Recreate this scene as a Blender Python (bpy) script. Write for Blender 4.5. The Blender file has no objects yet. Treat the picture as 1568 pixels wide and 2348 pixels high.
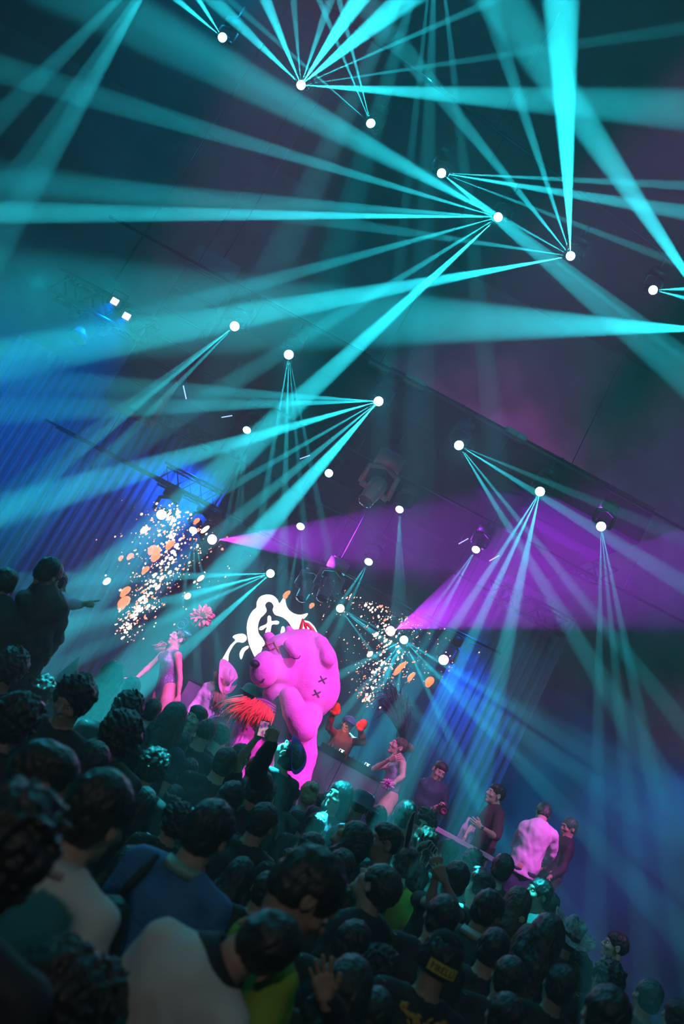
import bpy, bmesh, math, random
import numpy as np
from mathutils import Vector, Matrix
# ---------------------------------------------------------------- camera
F = 2283.0
ROLL = math.radians(28.3); PITCH = math.radians(12.0)
CAM = Vector((0, 0, 2.25))
FWD = Vector((0, math.cos(PITCH), math.sin(PITCH)))
UP0 = Vector((0, -math.sin(PITCH), math.cos(PITCH)))
RT0 = Vector((1, 0, 0))
RIGHT = RT0 * math.cos(ROLL) + UP0 * math.sin(ROLL)
UPV = UP0 * math.cos(ROLL) - RT0 * math.sin(ROLL)
def at(px, py, y):
    d = FWD + RIGHT * ((px - 784) / F) - UPV * ((py - 1174) / F)
    return CAM + d * (y / d.y)
def proj(p):
    v = Vector(p) - CAM; z = v.dot(FWD)
    return 784 + F * v.dot(RIGHT) / z, 1174 - F * v.dot(UPV) / z
sc = bpy.context.scene
COL = sc.collection
cd = bpy.data.cameras.new('camera'); cam = bpy.data.objects.new('camera', cd); COL.objects.link(cam)
m = Matrix((RIGHT, UPV, -FWD)).transposed().to_4x4(); m.translation = CAM
cam.matrix_world = m
cd.sensor_fit = 'HORIZONTAL'; cd.sensor_width = 24.0; cd.lens = F / 1568 * 24.0
cd.clip_start = 0.05; cd.clip_end = 200
cd.dof.use_dof = True; cd.dof.focus_distance = 12.5; cd.dof.aperture_fstop = 2.0
sc.camera = cam
sc.view_settings.view_transform = 'Standard'; sc.view_settings.look = 'None'
sc.view_settings.gamma = 1.0; sc.view_settings.exposure = 0.25
w = bpy.data.worlds.new('world'); sc.world = w; w.use_nodes = True
w.node_tree.nodes['Background'].inputs[0].default_value = (0, 0.01, 0.02, 1)
w.node_tree.nodes['Background'].inputs[1].default_value = 0.0
# ---------------------------------------------------------------- light
P0_ = at(380, 1190, 15.9); P1_ = at(180, 1384, 8.2)
HAZE = 0.022
BEAM_K = 1900.0
for k_, v_ in dict(max_bounces=3, diffuse_bounces=1, glossy_bounces=1, transmission_bounces=2, volume_bounces=0, caustics_reflective=False, caustics_refractive=False, light_sampling_threshold=0.0, adaptive_threshold=.02).items(): setattr(sc.cycles, k_, v_)
WASHES = [  # name, location, target, colour, watts, cone degrees, blend
 ('teal_fill', (-3.5, 9.0, 8.8), (-5.0, 16.0, 5.5), (0.0, .42, .85), 300, 150, 1.0),  # teal spots: added without fixtures to tint the background haze
 ('teal_fill', (4.5, 5.0, 9.2), (4.5, 14.0, 8.5), (0.0, .62, .60), 1500, 140, 1.0),
 ('teal_fill', (-1.5, 4.0, 9.0), (-4.0, 14.0, 8.0), (0.0, .45, .75), 900, 140, 1.0),
 ('blue_wash', (-6.6, 13.6, 5.6), (-6.5, 17.5, 2.5), (0.0, .14, 1.0), 1000, 140, 1.0),
 ('blue_wash', (-2.6, 16.8, 5.6), (-2.6, 18.5, 1.0), (0.0, .10, 1.0), 500, 130, 1.0),
 ('blue_wash', (7.0, 15.5, 4.5), (6.5, 18.5, 1.5), (0.0, .12, 1.0), 500, 140, 1.0),
 ('blue_wash', (3.0, 16.4, 5.2), (2.8, 17.5, 1.0), (0.0, .12, 1.0), 600, 120, 1.0),
 ('magenta_wash', (2.4, 16.4, 7.7), (2.2, 18.9, 8.3), (.9, 0.0, .8), 560, 100, 1.0),
 ('magenta_wash', (3.4, 18.0, 7.9), (3.4, 18.9, 8.3), (1.0, 0.0, .85), 160, 60, 1.0),
 ('pink_key', (2.0, 3.4, 11.7), (-0.1, 12.3, 2.2), (.92, .06, .95), 9300, 15, .6),
 ('pink_key', (5.8, 4.0, 11.4), (4.6, 11.8, 1.9), (1.0, .02, .9), 8500, 14, .6),
 ('pink_key', (3.2, 5.2, 11.2), (2.0, 12.1, 2.0), (1.0, .04, .75), 5200, 14, .7),
 ('pink_fill', (5.6, 7.4, 5.0), (0.3, 12.2, 2.2), (1.0, .05, .8), 1500, 20, .8),
 ('pink_key', (-2.4, 3.6, 11.7), (-1.75, 12.3, 2.0), (1.0, .05, .66), 9800, 14, .7),
 ('pink_side', tuple(P0_), tuple(P1_), (1.0, .05, .7), 900, 7, .6),
 ('dim_white_fill', (-1.0, -2.6, 4.6), (0.6, 4.0, 1.0), (1.0, .86, .80), 78, 110, 1.0),  # unseen fill added behind the camera to lift the near crowd
 ('green_wash', (2.0, 1.0, 6.5), (1.2, 6.0, 1.6), (0.0, .9, .6), 9, 90, 1.0),
 ('cyan_back_light', (-4.2, 10.6, 5.2), (-0.2, 4.5, 1.7), (0.0, .75, 1.0), 160, 70, 1.0),
]
for nm, loc, tgt, col_, wt, deg, bl in WASHES:
    l = bpy.data.lights.new(nm, 'SPOT'); l.energy = wt; l.color = col_; l.spot_size = math.radians(deg)
    l.spot_blend = bl; l.shadow_soft_size = .08
    o = bpy.data.objects.new(nm, l); COL.objects.link(o); o.location = loc
    o.rotation_euler = (Vector(tgt) - Vector(loc)).to_track_quat('-Z', 'Y').to_euler()

# ---------------------------------------------------------------- helpers
MATS = {}
def mat(name, color=(.5, .5, .5), rough=.6, metal=0., emit=None, es=0., noise=None, bump=None, sheen=0., coat=0., spec=.5):
    """principled material; noise=(scale, color2, (sx,sy,sz)) mottles the colour, bump=(scale, strength, (sx,sy,sz))"""
    if name in MATS: return MATS[name]
    m = bpy.data.materials.new(name); m.use_nodes = True; nt = m.node_tree; b = nt.nodes['Principled BSDF']
    b.inputs['Base Color'].default_value = (*color, 1); b.inputs['Roughness'].default_value = rough
    b.inputs['Metallic'].default_value = metal; b.inputs['Specular IOR Level'].default_value = spec
    if sheen: b.inputs['Sheen Weight'].default_value = sheen
    if coat: b.inputs['Coat Weight'].default_value = coat
    if emit:
        b.inputs['Emission Color'].default_value = (*emit, 1); b.inputs['Emission Strength'].default_value = es
    def coords(sc3):
        t = nt.nodes.new('ShaderNodeTexCoord'); mp = nt.nodes.new('ShaderNodeMapping')
        mp.inputs['Scale'].default_value = sc3; nt.links.new(t.outputs['Object'], mp.inputs['Vector']); return mp
    if noise:
        n = nt.nodes.new('ShaderNodeTexNoise'); n.inputs['Scale'].default_value = noise[0]; n.inputs['Detail'].default_value = 4
        nt.links.new(coords(noise[2] if len(noise) > 2 else (1, 1, 1)).outputs[0], n.inputs['Vector'])
        r = nt.nodes.new('ShaderNodeValToRGB'); r.color_ramp.elements[0].position = .35; r.color_ramp.elements[1].position = .65
        r.color_ramp.elements[0].color = (*color, 1); r.color_ramp.elements[1].color = (*noise[1], 1)
        nt.links.new(n.outputs['Fac'], r.inputs[0]); nt.links.new(r.outputs[0], b.inputs['Base Color'])
    if bump:
        n = nt.nodes.new('ShaderNodeTexNoise'); n.inputs['Scale'].default_value = bump[0]; n.inputs['Detail'].default_value = 5
        nt.links.new(coords(bump[2] if len(bump) > 2 else (1, 1, 1)).outputs[0], n.inputs['Vector'])
        bp = nt.nodes.new('ShaderNodeBump'); bp.inputs['Strength'].default_value = bump[1]; bp.inputs['Distance'].default_value = .01
        nt.links.new(n.outputs['Fac'], bp.inputs['Height']); nt.links.new(bp.outputs[0], b.inputs['Normal'])
    m.cycles.emission_sampling = 'NONE'   # lamps light the hall through their own light objects
    MATS[name] = m; return m
M_BLACK = mat('black_metal', (.012, .012, .014), .5, .3)
M_TRUSS = mat('truss_metal', (.03, .03, .035), .45, .7)
M_SKIN = mat('skin', (.62, .40, .30), .5, noise=(9, (.58, .35, .26)), bump=(60, .08))
M_SKIN2 = mat('skin_tan', (.46, .28, .20), .5, noise=(9, (.42, .25, .17)), bump=(60, .08))
M_HAIR = mat('dark_hair', (.012, .009, .008), .38, bump=(14, .9, (6, 6, 1)), noise=(30, (.03, .022, .018)), spec=.7)
M_HAIRB = mat('brown_hair', (.05, .028, .016), .38, bump=(14, .9, (6, 6, 1)), noise=(30, (.09, .05, .03)), spec=.7)
M_HAIRL = mat('blond_hair', (.42, .27, .13), .4, bump=(14, .9, (6, 6, 1)), noise=(30, (.55, .40, .22)), spec=.6)
M_EYE = mat('eye', (.03, .02, .02), .2)
M_EYEW = mat('eye_white', (.8, .8, .8), .3)
M_LIP = mat('lips', (.45, .12, .12), .4)
M_LENS = mat('lamp_lens', (.8, .9, .9), .2, emit=(.45, 1., 1.), es=14)
M_LENSP = mat('pink_lamp_lens', (.9, .8, .9), .2, emit=(1., .35, .9), es=14)

def P(px, py, y): return at(px, py, y)
class MB:
    """collects shapes into one mesh"""
    def __init__(s): s.v = []; s.f = []; s.mi = []
    def add(s, vs, fs, mi=0):
        n = len(s.v); s.v += [tuple(v) for v in vs]; s.f += [tuple(i + n for i in f) for f in fs]; s.mi += [mi] * len(fs)
    def box(s, c, size, M=None, mi=0):
        c = Vector(c); h = Vector(size) / 2
        vs = [Vector((x * h.x, y * h.y, z * h.z)) for x in (-1, 1) for y in (-1, 1) for z in (-1, 1)]
        if M is not None: vs = [M @ v for v in vs]
        s.add([v + c for v in vs], [(0, 1, 3, 2), (4, 6, 7, 5), (0, 4, 5, 1), (2, 3, 7, 6), (0, 2, 6, 4), (1, 5, 7, 3)], mi)
    def hexa(s, pts, mi=0):   # 8 points: front 4 (ccw), back 4
        s.add(pts, [(0, 1, 2, 3), (7, 6, 5, 4), (0, 4, 5, 1), (1, 5, 6, 2), (2, 6, 7, 3), (3, 7, 4, 0)], mi)
    def tube(s, pts, rads, n=10, mi=0, cap=True):
        pts = [Vector(p) for p in pts]
        if not hasattr(rads, '__len__'): rads = [rads] * len(pts)
        rings = []; prev = None
        for i, p in enumerate(pts):
            t = (pts[min(i + 1, len(pts) - 1)] - pts[max(i - 1, 0)]).normalized()
            a = prev if prev is not None else (Vector((0, 0, 1)) if abs(t.z) < .9 else Vector((1, 0, 0)))
            u = (a - t * a.dot(t)).normalized(); prev = u; w_ = t.cross(u)
            rings.append([p + (u * math.cos(2 * math.pi * k / n) + w_ * math.sin(2 * math.pi * k / n)) * rads[i] for k in range(n)])
        vs = [v for r in rings for v in r]; fs = []
        for i in range(len(pts) - 1):
            for k in range(n):
                fs.append((i * n + k, i * n + (k + 1) % n, (i + 1) * n + (k + 1) % n, (i + 1) * n + k))
        if cap: fs.append(tuple(range(n))[::-1]); fs.append(tuple((len(pts) - 1) * n + k for k in range(n)))
        s.add(vs, fs, mi)
    def ball(s, c, r, n=10, M=None, mi=0):
        c = Vector(c); r = r if hasattr(r, '__len__') else (r, r, r); vs = []; fs = []; m_ = n // 2 + 1
        for i in range(1, m_):
            th = math.pi * i / m_
            for k in range(n):
                v = Vector((math.sin(th) * math.cos(2 * math.pi * k / n) * r[0], math.sin(th) * math.sin(2 * math.pi * k / n) * r[1], math.cos(th) * r[2]))
                vs.append((M @ v if M is not None else v) + c)
        t = Vector((0, 0, r[2])); b_ = -t
        if M is not None: t = M @ t; b_ = M @ b_
        vs += [t + c, b_ + c]; q = len(vs)
        for i in range(m_ - 2):
            for k in range(n): fs.append((i * n + k, (i + 1) * n + k, (i + 1) * n + (k + 1) % n, i * n + (k + 1) % n))
        for k in range(n):
            fs.append((q - 2, k, (k + 1) % n)); fs.append((q - 1, (m_ - 2) * n + (k + 1) % n, (m_ - 2) * n + k))
        s.add(vs, fs, mi)
    def lathe(s, prof, c, M=None, n=24, mi=0):   # prof [(r,z)]
        c = Vector(c); vs = []; fs = []
        for r, z in prof:
            for k in range(n):
                v = Vector((r * math.cos(2 * math.pi * k / n), r * math.sin(2 * math.pi * k / n), z))
                vs.append((M @ v if M is not None else v) + c)
        for i in range(len(prof) - 1):
            for k in range(n): fs.append((i * n + k, i * n + (k + 1) % n, (i + 1) * n + (k + 1) % n, (i + 1) * n + k))
        s.add(vs, fs, mi)
    def prism(s, poly, nrm, th, mi=0):   # planar polygon extruded along nrm
        n = len(poly); a = [Vector(p) for p in poly]; b_ = [p + Vector(nrm) * th for p in a]
        s.add(a + b_, [tuple(range(n)), tuple(range(2 * n - 1, n - 1, -1))] + [(k, k + n, (k + 1) % n + n, (k + 1) % n) for k in range(n)], mi)
    def build(s, name, mats, parent=None, smooth=True, origin=None):
        me = bpy.data.meshes.new(name); o_ = Vector(origin) if origin is not None else Vector((0, 0, 0))
        me.from_pydata([Vector(v) - o_ for v in s.v], [], s.f); me.update()
        mats = mats if isinstance(mats, (list, tuple)) else [mats]
        for m_ in mats: me.materials.append(m_)
        me.polygons.foreach_set('material_index', s.mi); me.polygons.foreach_set('use_smooth', [smooth] * len(s.f))
        bm_ = bmesh.new(); bm_.from_mesh(me); bmesh.ops.recalc_face_normals(bm_, faces=bm_.faces); bm_.to_mesh(me); bm_.free()
        return link(name, me, parent, o_)
def link(name, me, parent=None, loc=(0, 0, 0)):
    o = bpy.data.objects.new(name, me); COL.objects.link(o)
    if parent is not None: o.parent = parent; o.location = Vector(loc) - getloc(parent)
    else: o.location = loc
    return o
def getloc(p):
    v = Vector((0, 0, 0))
    while p is not None: v += p.location; p = p.parent
    return v
def tag(o, label=None, cat=None, group=None, kind=None):
    if label: o['label'] = label
    if cat: o['category'] = cat
    if group: o['group'] = group
    if kind: o['kind'] = kind
    return o
def sub(child, part):
    """hangs a piece under the part it belongs to, without moving it"""
    child.matrix_basis = part.matrix_basis.inverted() @ child.matrix_basis; child.parent = part; return child
def empty(name, loc=(0, 0, 0)):
    o = bpy.data.objects.new(name, None); COL.objects.link(o); o.location = loc; o.empty_display_size = .1; return o
def basis(z, up=(0, 0, 1)):
    z = Vector(z).normalized(); up = Vector(up)
    if abs(z.dot(up)) > .98: up = Vector((0, 1, 0))
    x = up.cross(z).normalized(); y = z.cross(x)
    return Matrix((x, y, z)).transposed()

# ---------------------------------------------------------------- signed-distance sculpting
def axis(lo, hi, c, fine=()):
    out = [lo]
    while out[-1] < hi:
        x = out[-1]; st = c
        for a, b, f in fine:
            if a - .001 <= x < b: st = min(st, f)
        out.append(x + st)
    return np.array(out)
class Sdf:
    def __init__(s, xs, ys, zs):
        s.ax = (xs, ys, zs); s.D = np.full((len(xs), len(ys), len(zs)), 9.0, np.float32)
    def _win(s, lo, hi):
        r = []
        for a in range(3):
            i = max(0, np.searchsorted(s.ax[a], lo[a]) - 1); j = min(len(s.ax[a]), np.searchsorted(s.ax[a], hi[a]) + 1)
            if j <= i: return None
            r.append(slice(i, j))
        return tuple(r)
    def _op(s, lo, hi, f, k, sub):
        wn = s._win(lo, hi)
        if wn is None: return
        X, Y, Z = np.meshgrid(s.ax[0][wn[0]], s.ax[1][wn[1]], s.ax[2][wn[2]], indexing='ij')
        d = f(X, Y, Z).astype(np.float32); D = s.D[wn]
        if sub:
            h = np.clip(.5 - .5 * (D + d) / k, 0, 1); s.D[wn] = D * (1 - h) + (-d) * h + k * h * (1 - h)
        else:
            h = np.clip(.5 + .5 * (D - d) / k, 0, 1); s.D[wn] = D * (1 - h) + d * h - k * h * (1 - h)
    def cone(s, a, b, ra, rb, k=.02, sub=False, flat=None):
        a = np.array(a, float); b = np.array(b, float); ab = b - a; L = max(ab @ ab, 1e-9); m = max(ra, rb) + k + .02
        def f(X, Y, Z):
            t = np.clip(((X - a[0]) * ab[0] + (Y - a[1]) * ab[1] + (Z - a[2]) * ab[2]) / L, 0, 1)
            return np.sqrt((X - a[0] - t * ab[0]) ** 2 + (Y - a[1] - t * ab[1]) ** 2 + (Z - a[2] - t * ab[2]) ** 2) - (ra + t * (rb - ra))
        s._op(np.minimum(a, b) - m, np.maximum(a, b) + m, f, k, sub)
    def chain(s, pts, rads, k=.015, kk=.02, sub=False):
        for i in range(len(pts) - 1): s.cone(pts[i], pts[i + 1], rads[i], rads[i + 1], k if i else kk, sub)
    def ell(s, c, r, M=None, k=.02, sub=False):
        c = np.array(c, float); r = np.array(r, float); m = max(r) + k + .02
        R = np.array(M)[:3, :3] if M is not None else np.eye(3)
        def f(X, Y, Z):
            dx, dy, dz = X - c[0], Y - c[1], Z - c[2]
            x = dx * R[0, 0] + dy * R[1, 0] + dz * R[2, 0]; y = dx * R[0, 1] + dy * R[1, 1] + dz * R[2, 1]; z = dx * R[0, 2] + dy * R[1, 2] + dz * R[2, 2]
            k0 = np.sqrt((x / r[0]) ** 2 + (y / r[1]) ** 2 + (z / r[2]) ** 2) + 1e-6
            k1 = np.sqrt((x / r[0] ** 2) ** 2 + (y / r[1] ** 2) ** 2 + (z / r[2] ** 2) ** 2) + 1e-6
            return k0 * (k0 - 1) / k1
        s._op(c - m, c + m, f, k, sub)
    def plane_cut(s, p, n, k=.005):    # removes the side n points to
        p = np.array(p, float); n = np.array(n, float); n /= np.linalg.norm(n)
        X, Y, Z = np.meshgrid(*s.ax, indexing='ij')
        s.D = np.maximum(s.D, ((X - p[0]) * n[0] + (Y - p[1]) * n[1] + (Z - p[2]) * n[2]).astype(np.float32))
    def noise(s, amp, fr, seed=0, st=(1, 1, 1)):
        rs = np.random.RandomState(seed); X, Y, Z = np.meshgrid(*s.ax, indexing='ij'); N = np.zeros_like(s.D)
        for o in range(6):
            v = rs.normal(size=3); v /= np.linalg.norm(v); v *= fr * (1 + .35 * o); v = v * np.array(st); u = rs.normal(size=3) * fr * .7
            N += np.sin(X * v[0] + Y * v[1] + Z * v[2] + rs.rand() * 6 + 1.5 * np.sin(X * u[0] + Y * u[1] + Z * u[2] + rs.rand() * 6)).astype(np.float32)
        s.D += N * (amp / 3)
    def mesh(s):
        """naive surface nets: (verts, quads)"""
        D = s.D; D = np.pad(D, 1, constant_values=1.); ax = [np.concatenate([[a[0] - .01], a, [a[-1] + .01]]) for a in s.ax]
        S = D < 0; nx, ny, nz = D.shape
        c = S[:-1, :-1, :-1].astype(np.int8)
        tot = sum(S[i:nx - 1 + i, j:ny - 1 + j, l:nz - 1 + l].astype(np.int8) for i in (0, 1) for j in (0, 1) for l in (0, 1))
        act = (tot > 0) & (tot < 8); idx = np.argwhere(act); ids = np.full(act.shape, -1, np.int64); ids[act] = np.arange(len(idx))
        acc = np.zeros((len(idx), 3)); cnt = np.zeros(len(idx)); I = idx
        cor = [(i, j, l) for i in (0, 1) for j in (0, 1) for l in (0, 1)]
        g = lambda o: D[I[:, 0] + o[0], I[:, 1] + o[1], I[:, 2] + o[2]]
        px_ = lambda o: np.stack([ax[0][I[:, 0] + o[0]], ax[1][I[:, 1] + o[1]], ax[2][I[:, 2] + o[2]]], 1)
        for a in cor:
            for d in range(3):
                if a[d]: continue
                b = list(a); b[d] = 1; va, vb = g(a), g(b); ok = (va < 0) != (vb < 0)
                t = np.where(ok, va / np.where(ok, va - vb, 1), 0)[:, None]
                p = px_(a) * (1 - t) + px_(b) * t; acc[ok] += p[ok]; cnt[ok] += 1
        V = acc / cnt[:, None]; Q = []
        for d in range(3):
            e1, e2 = [(1, 2), (2, 0), (0, 1)][d]
            A = np.take(S, range(0, S.shape[d] - 1), d); B = np.take(S, range(1, S.shape[d]), d); E = np.argwhere(A != B)
            E = E[(E[:, e1] > 0) & (E[:, e2] > 0) & (E[:, e1] < S.shape[e1] - 1) & (E[:, e2] < S.shape[e2] - 1)]
            flip = A[tuple(E.T)]
            o1 = np.zeros(3, int); o1[e1] = 1; o2 = np.zeros(3, int); o2[e2] = 1
            q = np.stack([ids[tuple((E - o1 - o2).T)], ids[tuple((E - o2).T)], ids[tuple(E.T)], ids[tuple((E - o1).T)]], 1)
            q = np.where(flip[:, None], q, q[:, ::-1]); Q.append(q)
        return V, np.concatenate(Q)
def np_mesh(name, parts, mats):
    """parts: [(verts, quads, material index)] -> one mesh"""
    n = 0; vs = []; qs = []; mi = []
    for v, q, m_ in parts:
        vs.append(v); qs.append(np.asarray(q) + n); mi.append(np.full(len(q), m_)); n += len(v)
    v = np.concatenate(vs); q = np.concatenate(qs); mi = np.concatenate(mi)
    me = bpy.data.meshes.new(name); me.vertices.add(len(v)); me.vertices.foreach_set('co', v.astype(np.float32).ravel())
    me.loops.add(q.size); me.loops.foreach_set('vertex_index', q.astype(np.int32).ravel())
    me.polygons.add(len(q)); me.polygons.foreach_set('loop_start', np.arange(0, q.size, 4, dtype=np.int32))
    me.polygons.foreach_set('material_index', mi.astype(np.int32)); me.polygons.foreach_set('use_smooth', np.ones(len(q), bool))
    for m_ in (mats if isinstance(mats, (list, tuple)) else [mats]): me.materials.append(m_)
    me.update(calc_edges=True); me.validate(); return me
# ---------------------------------------------------------------- the hall
M_WALL = mat('black_wall', (.035, .04, .05), .75, noise=(3, (.025, .03, .04)), bump=(20, .2))
M_CEIL = mat('black_ceiling', (.05, .055, .06), .8, noise=(2, (.03, .035, .04)))
M_FLOOR = mat('dark_floor', (.03, .03, .035), .5, noise=(5, (.02, .02, .025)))
M_STAGE = mat('stage_boards', (.05, .045, .06), .35, noise=(4, (.03, .03, .04), (1, 8, 1)))
M_PLASTER = mat('grey_plaster', (.12, .115, .12), .85, noise=(1.3, (.05, .045, .05)), bump=(6, .4))
STZ = 1.0; SY0 = 10.9; YB = 19.0
def struct(name, mb, m, smooth=False): return tag(mb.build(name, m, smooth=smooth), kind='structure')
b = MB(); b.box((0, 7.5, -.1), (26, 24.4, .2)); struct('floor', b, M_FLOOR)
b = MB(); b.box((0, 7.5, 12.1), (26, 24.4, .2)); struct('ceiling', b, M_CEIL)
b = MB(); b.box((0, YB + .1, 6), (26, .2, 12)); struct('wall_back', b, M_PLASTER)
b = MB(); b.box((-12.9, 7.5, 6), (.2, 24.4, 12)); struct('wall_left', b, M_WALL)
b = MB(); b.box((12.9, 7.5, 6), (.2, 24.4, 12)); struct('wall_right', b, M_WALL)
b = MB(); b.box((0, -4.6, 6), (26, .2, 12)); struct('wall_front', b, M_WALL)
b = MB(); b.box((.5, (SY0 + YB) / 2, STZ / 2), (15, YB - SY0, STZ)); struct('floor_stage', b, M_STAGE)
# haze that fills the whole hall
hm = bpy.data.materials.new('stage_haze'); hm.use_nodes = True; nt = hm.node_tree; nt.nodes.clear()
no = nt.nodes.new('ShaderNodeOutputMaterial'); nv = nt.nodes.new('ShaderNodeVolumeScatter')
nv.inputs['Density'].default_value = HAZE; nv.inputs['Anisotropy'].default_value = 0.1; nt.links.new(nv.outputs[0], no.inputs['Volume'])
b = MB(); b.box((0, 7.3, 5.98), (25.2, 23.0, 11.9))
hz = b.build('haze', hm, smooth=False)
tag(hz, 'thin theatrical haze filling the hall and showing the light beams', 'haze', kind='stuff')

def truss(name, A, B, w=.28, label='', group=None, n=None, r=.022):
    A = Vector(A); B = Vector(B); t = (B - A).normalized(); up = Vector((0, 0, 1)); s_ = t.cross(up).normalized(); up = s_.cross(t)
    mb = MB(); cs = [(-1, -1), (1, -1), (1, 1), (-1, 1)]; off = [s_ * (x * w / 2) + up * (z * w / 2) for x, z in cs]
    for o_ in off: mb.tube([A + o_, B + o_], r, 8)
    L = (B - A).length; n = n or max(2, int(L / (w * 1.15)))
    for i in range(n):
        for q in range(4):
            p0 = A + t * (L * i / n); p1 = A + t * (L * (i + 1) / n)
            a_, b_ = (off[q], off[(q + 1) % 4]) if i % 2 == 0 else (off[(q + 1) % 4], off[q])
            mb.tube([p0 + a_, p1 + b_], r * .5, 5)
    o = mb.build(name, M_TRUSS, origin=A); return tag(o, label, 'truss', group)
ROWS = {1: 9.5, 2: 12.5, 3: 14.8, 4: 16.2, 5: 16.8}
CY = (0.022, 0.82, 1.0)
K1 = 9.5 / 6.6
FIX = [  # row, px, py, beams [(ex, ey, eY, relative strength, width px at the end)], where words
 (1, 510, 86, [(395, -10, 6.0, 1.1, 20), (450, -10, 6.2, 1.1, 18)]),
 (1, 690, 195, [(480, -10, 5.0, 1.1, 44), (605, -10, 5.2, 1.3, 34), (670, -30, 5.5, .35, 24), (760, -10, 5.4, .5, 30), (835, -20, 5.0, 3, 56), (950, -20, 4.6, 2.6, 74), (1180, -20, 5.5, .8, 26), (1400, 90, 5.0, .5, 32), (1400, 240, 4.4, 2.0, 90)]),
 (1, 850, 283, [(728, -10, 6.0, 1.0, 18), (775, -10, 6.0, 1.0, 18), (560, 30, 6.0, .6, 18)]),
 (1, 1012, 397, [(1620, 428, 5.8, 1.0, 30), (1620, 495, 5.0, 1.7, 46), (1520, 590, 5.8, .6, 24), (1600, 890, 4.2, 1.2, 90), (1250, 575, 6.0, 1.0, 18)]),
 (1, 1142, 498, [(-60, 486, 4.6, 3.4, 60), (-60, 420, 4.6, .9, 90), (-60, 140, 3.8, 1.0, 80), (500, 150, 4.4, 1.2, 110), (250, 745, 4.0, .8, 60), (400, 960, 4.6, .7, 60), (640, 960, 7.2, 4.6, 60)]),
 (1, 1308, 587, [(1285, -20, 4.2, 5, 105), (1110, -20, 4.6, .9, 54), (930, 120, 4.6, .9, 54), (800, 300, 5, .6, 36), (500, 735, 7.0, 4.0, 70), (500, 470, 4.2, .6, 50)]),
 (1, 1497, 665, [(1620, 660, 6.2, .7, 20), (1620, 695, 6.2, .7, 20)]),
 (1, 1660, 757, [(1250, 150, 4.6, 2.6, 100), (1000, 735, 4.4, 2.2, 120)]),
 (1, 390, -120, [(-40, 620, 5.2, .8, 90), (20, 420, 5.2, .35, 50), (-60, 330, 5.2, .4, 70)]),
 (1, 1000, -190, [(935, 420, 6.6, .35, 26), (985, 240, 6.6, .4, 34), (1068, 420, 6.6, .4, 34), (590, 700, 5.6, .4, 110), (760, 620, 5.6, .35, 90)]),
 (2, 538, 748, [(240, 965, 11, 0.40, 24), (-20, 1200, 10, 0.90, 46), (310, 980, 11, 0.40, 24)]),
 (2, 662, 813, [(590, 1240, 11, 0.50, 24), (650, 1240, 11, 0.60, 24), (700, 1240, 11, 0.30, 20), (760, 1300, 11, 0.30, 24)]),
 (2, 868, 920, [(-30, 940, 8, 1.10, 80), (250, 885, 9, 0.80, 56), (-30, 1180, 8, 2.30, 90), (-30, 1440, 8, 0.70, 56), (480, 1240, 10, 0.80, 40), (590, 1230, 10, 3.20, 60)]),
 (2, 1052, 1021, [(1170, 1215, 11.5, 0.60, 20), (1260, 1280, 11, 0.50, 22), (1600, 1360, 9, 0.70, 54), (1600, 1250, 9, 0.25, 44)]),
 (2, 1238, 1127, [(960, 1560, 10, 0.80, 40), (1050, 1530, 10, 1.00, 34), (1155, 1500, 10, 0.90, 44)]),
 (2, 1378, 1207, [(1370, 1720, 9, 0.25, 34), (1430, 1720, 9, 0.22, 34), (1600, 2280, 7, 0.25, 80)]),
 (3, 566, 986, [(520, 1190, 14, 0.16, 12), (540, 1190, 14, 0.16, 12), (552, 1190, 14, 0.16, 12)]),
 (3, 754, 1085, []),
 (3, 916, 1168, [(900, 1430, 14, 0.24, 16), (915, 1430, 14, 0.24, 16), (930, 1430, 14, 0.16, 16)]),
 (3, 1091, 1260, [(960, 1440, 14, 0.28, 18), (990, 1440, 14, 0.24, 18), (860, 1700, 13, 0.24, 30)]),
 (4, 689, 1207, [(665, 1350, 15.5, 0.16, 14), (700, 1380, 15.5, 0.16, 14)]),
 (4, 845, 1288, [(770, 1400, 15.5, 0.32, 16), (790, 1410, 15.5, 0.24, 16)]),
 (5, 443, 1216, [(410, 1440, 16.3, 0.28, 18), (450, 1440, 16.3, 0.28, 16), (485, 1420, 16.3, 0.28, 16)]),
 (5, 620, 1315, [(-30, 1335, 11, 0.88, 60), (-30, 1490, 11, 0.83, 70), (-30, 1600, 11, 0.61, 60), (300, 1600, 14, 1.43, 50), (200, 1420, 14, 0.50, 34)]),
 (5, 780, 1395, [(900, 1560, 15, 0.33, 18), (1000, 1570, 15, 0.33, 22), (1600, 1960, 9, 0.66, 80), (1600, 1830, 9, 0.28, 54)]),
 (5, 926, 1467, [(720, 1580, 15, 0.50, 34), (730, 1700, 15, 0.50, 36), (760, 1830, 15, 0.50, 44), (830, 1640, 15, 0.44, 26), (1600, 2180, 8, 0.42, 90), (1130, 1900, 14, 0.44, 44), (1600, 1890, 10, 0.38, 70), (880, 1840, 14.5, 0.33, 34)]),
 (6, 370, 1180, []), (6, 486, 1237, [(1500, 1255, 14.0, 125, 0)]), (6, 895, 1447, [(1500, 1205, 13.6, 100, 0)]), (6, 1017, 1513, []),
]
ROWS[6] = 16.1
ORD = ['first', 'second', 'third', 'fourth', 'fifth', 'sixth', 'seventh', 'eighth', 'ninth', 'tenth', 'eleventh']
ROWN = {1: 'nearest and highest lamp row', 2: 'second lamp row', 3: 'small lamp row under the canopy', 4: 'far pair of small lamps', 5: 'low lamp row behind the bear', 6: 'pink lamp row at the back'}
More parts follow.
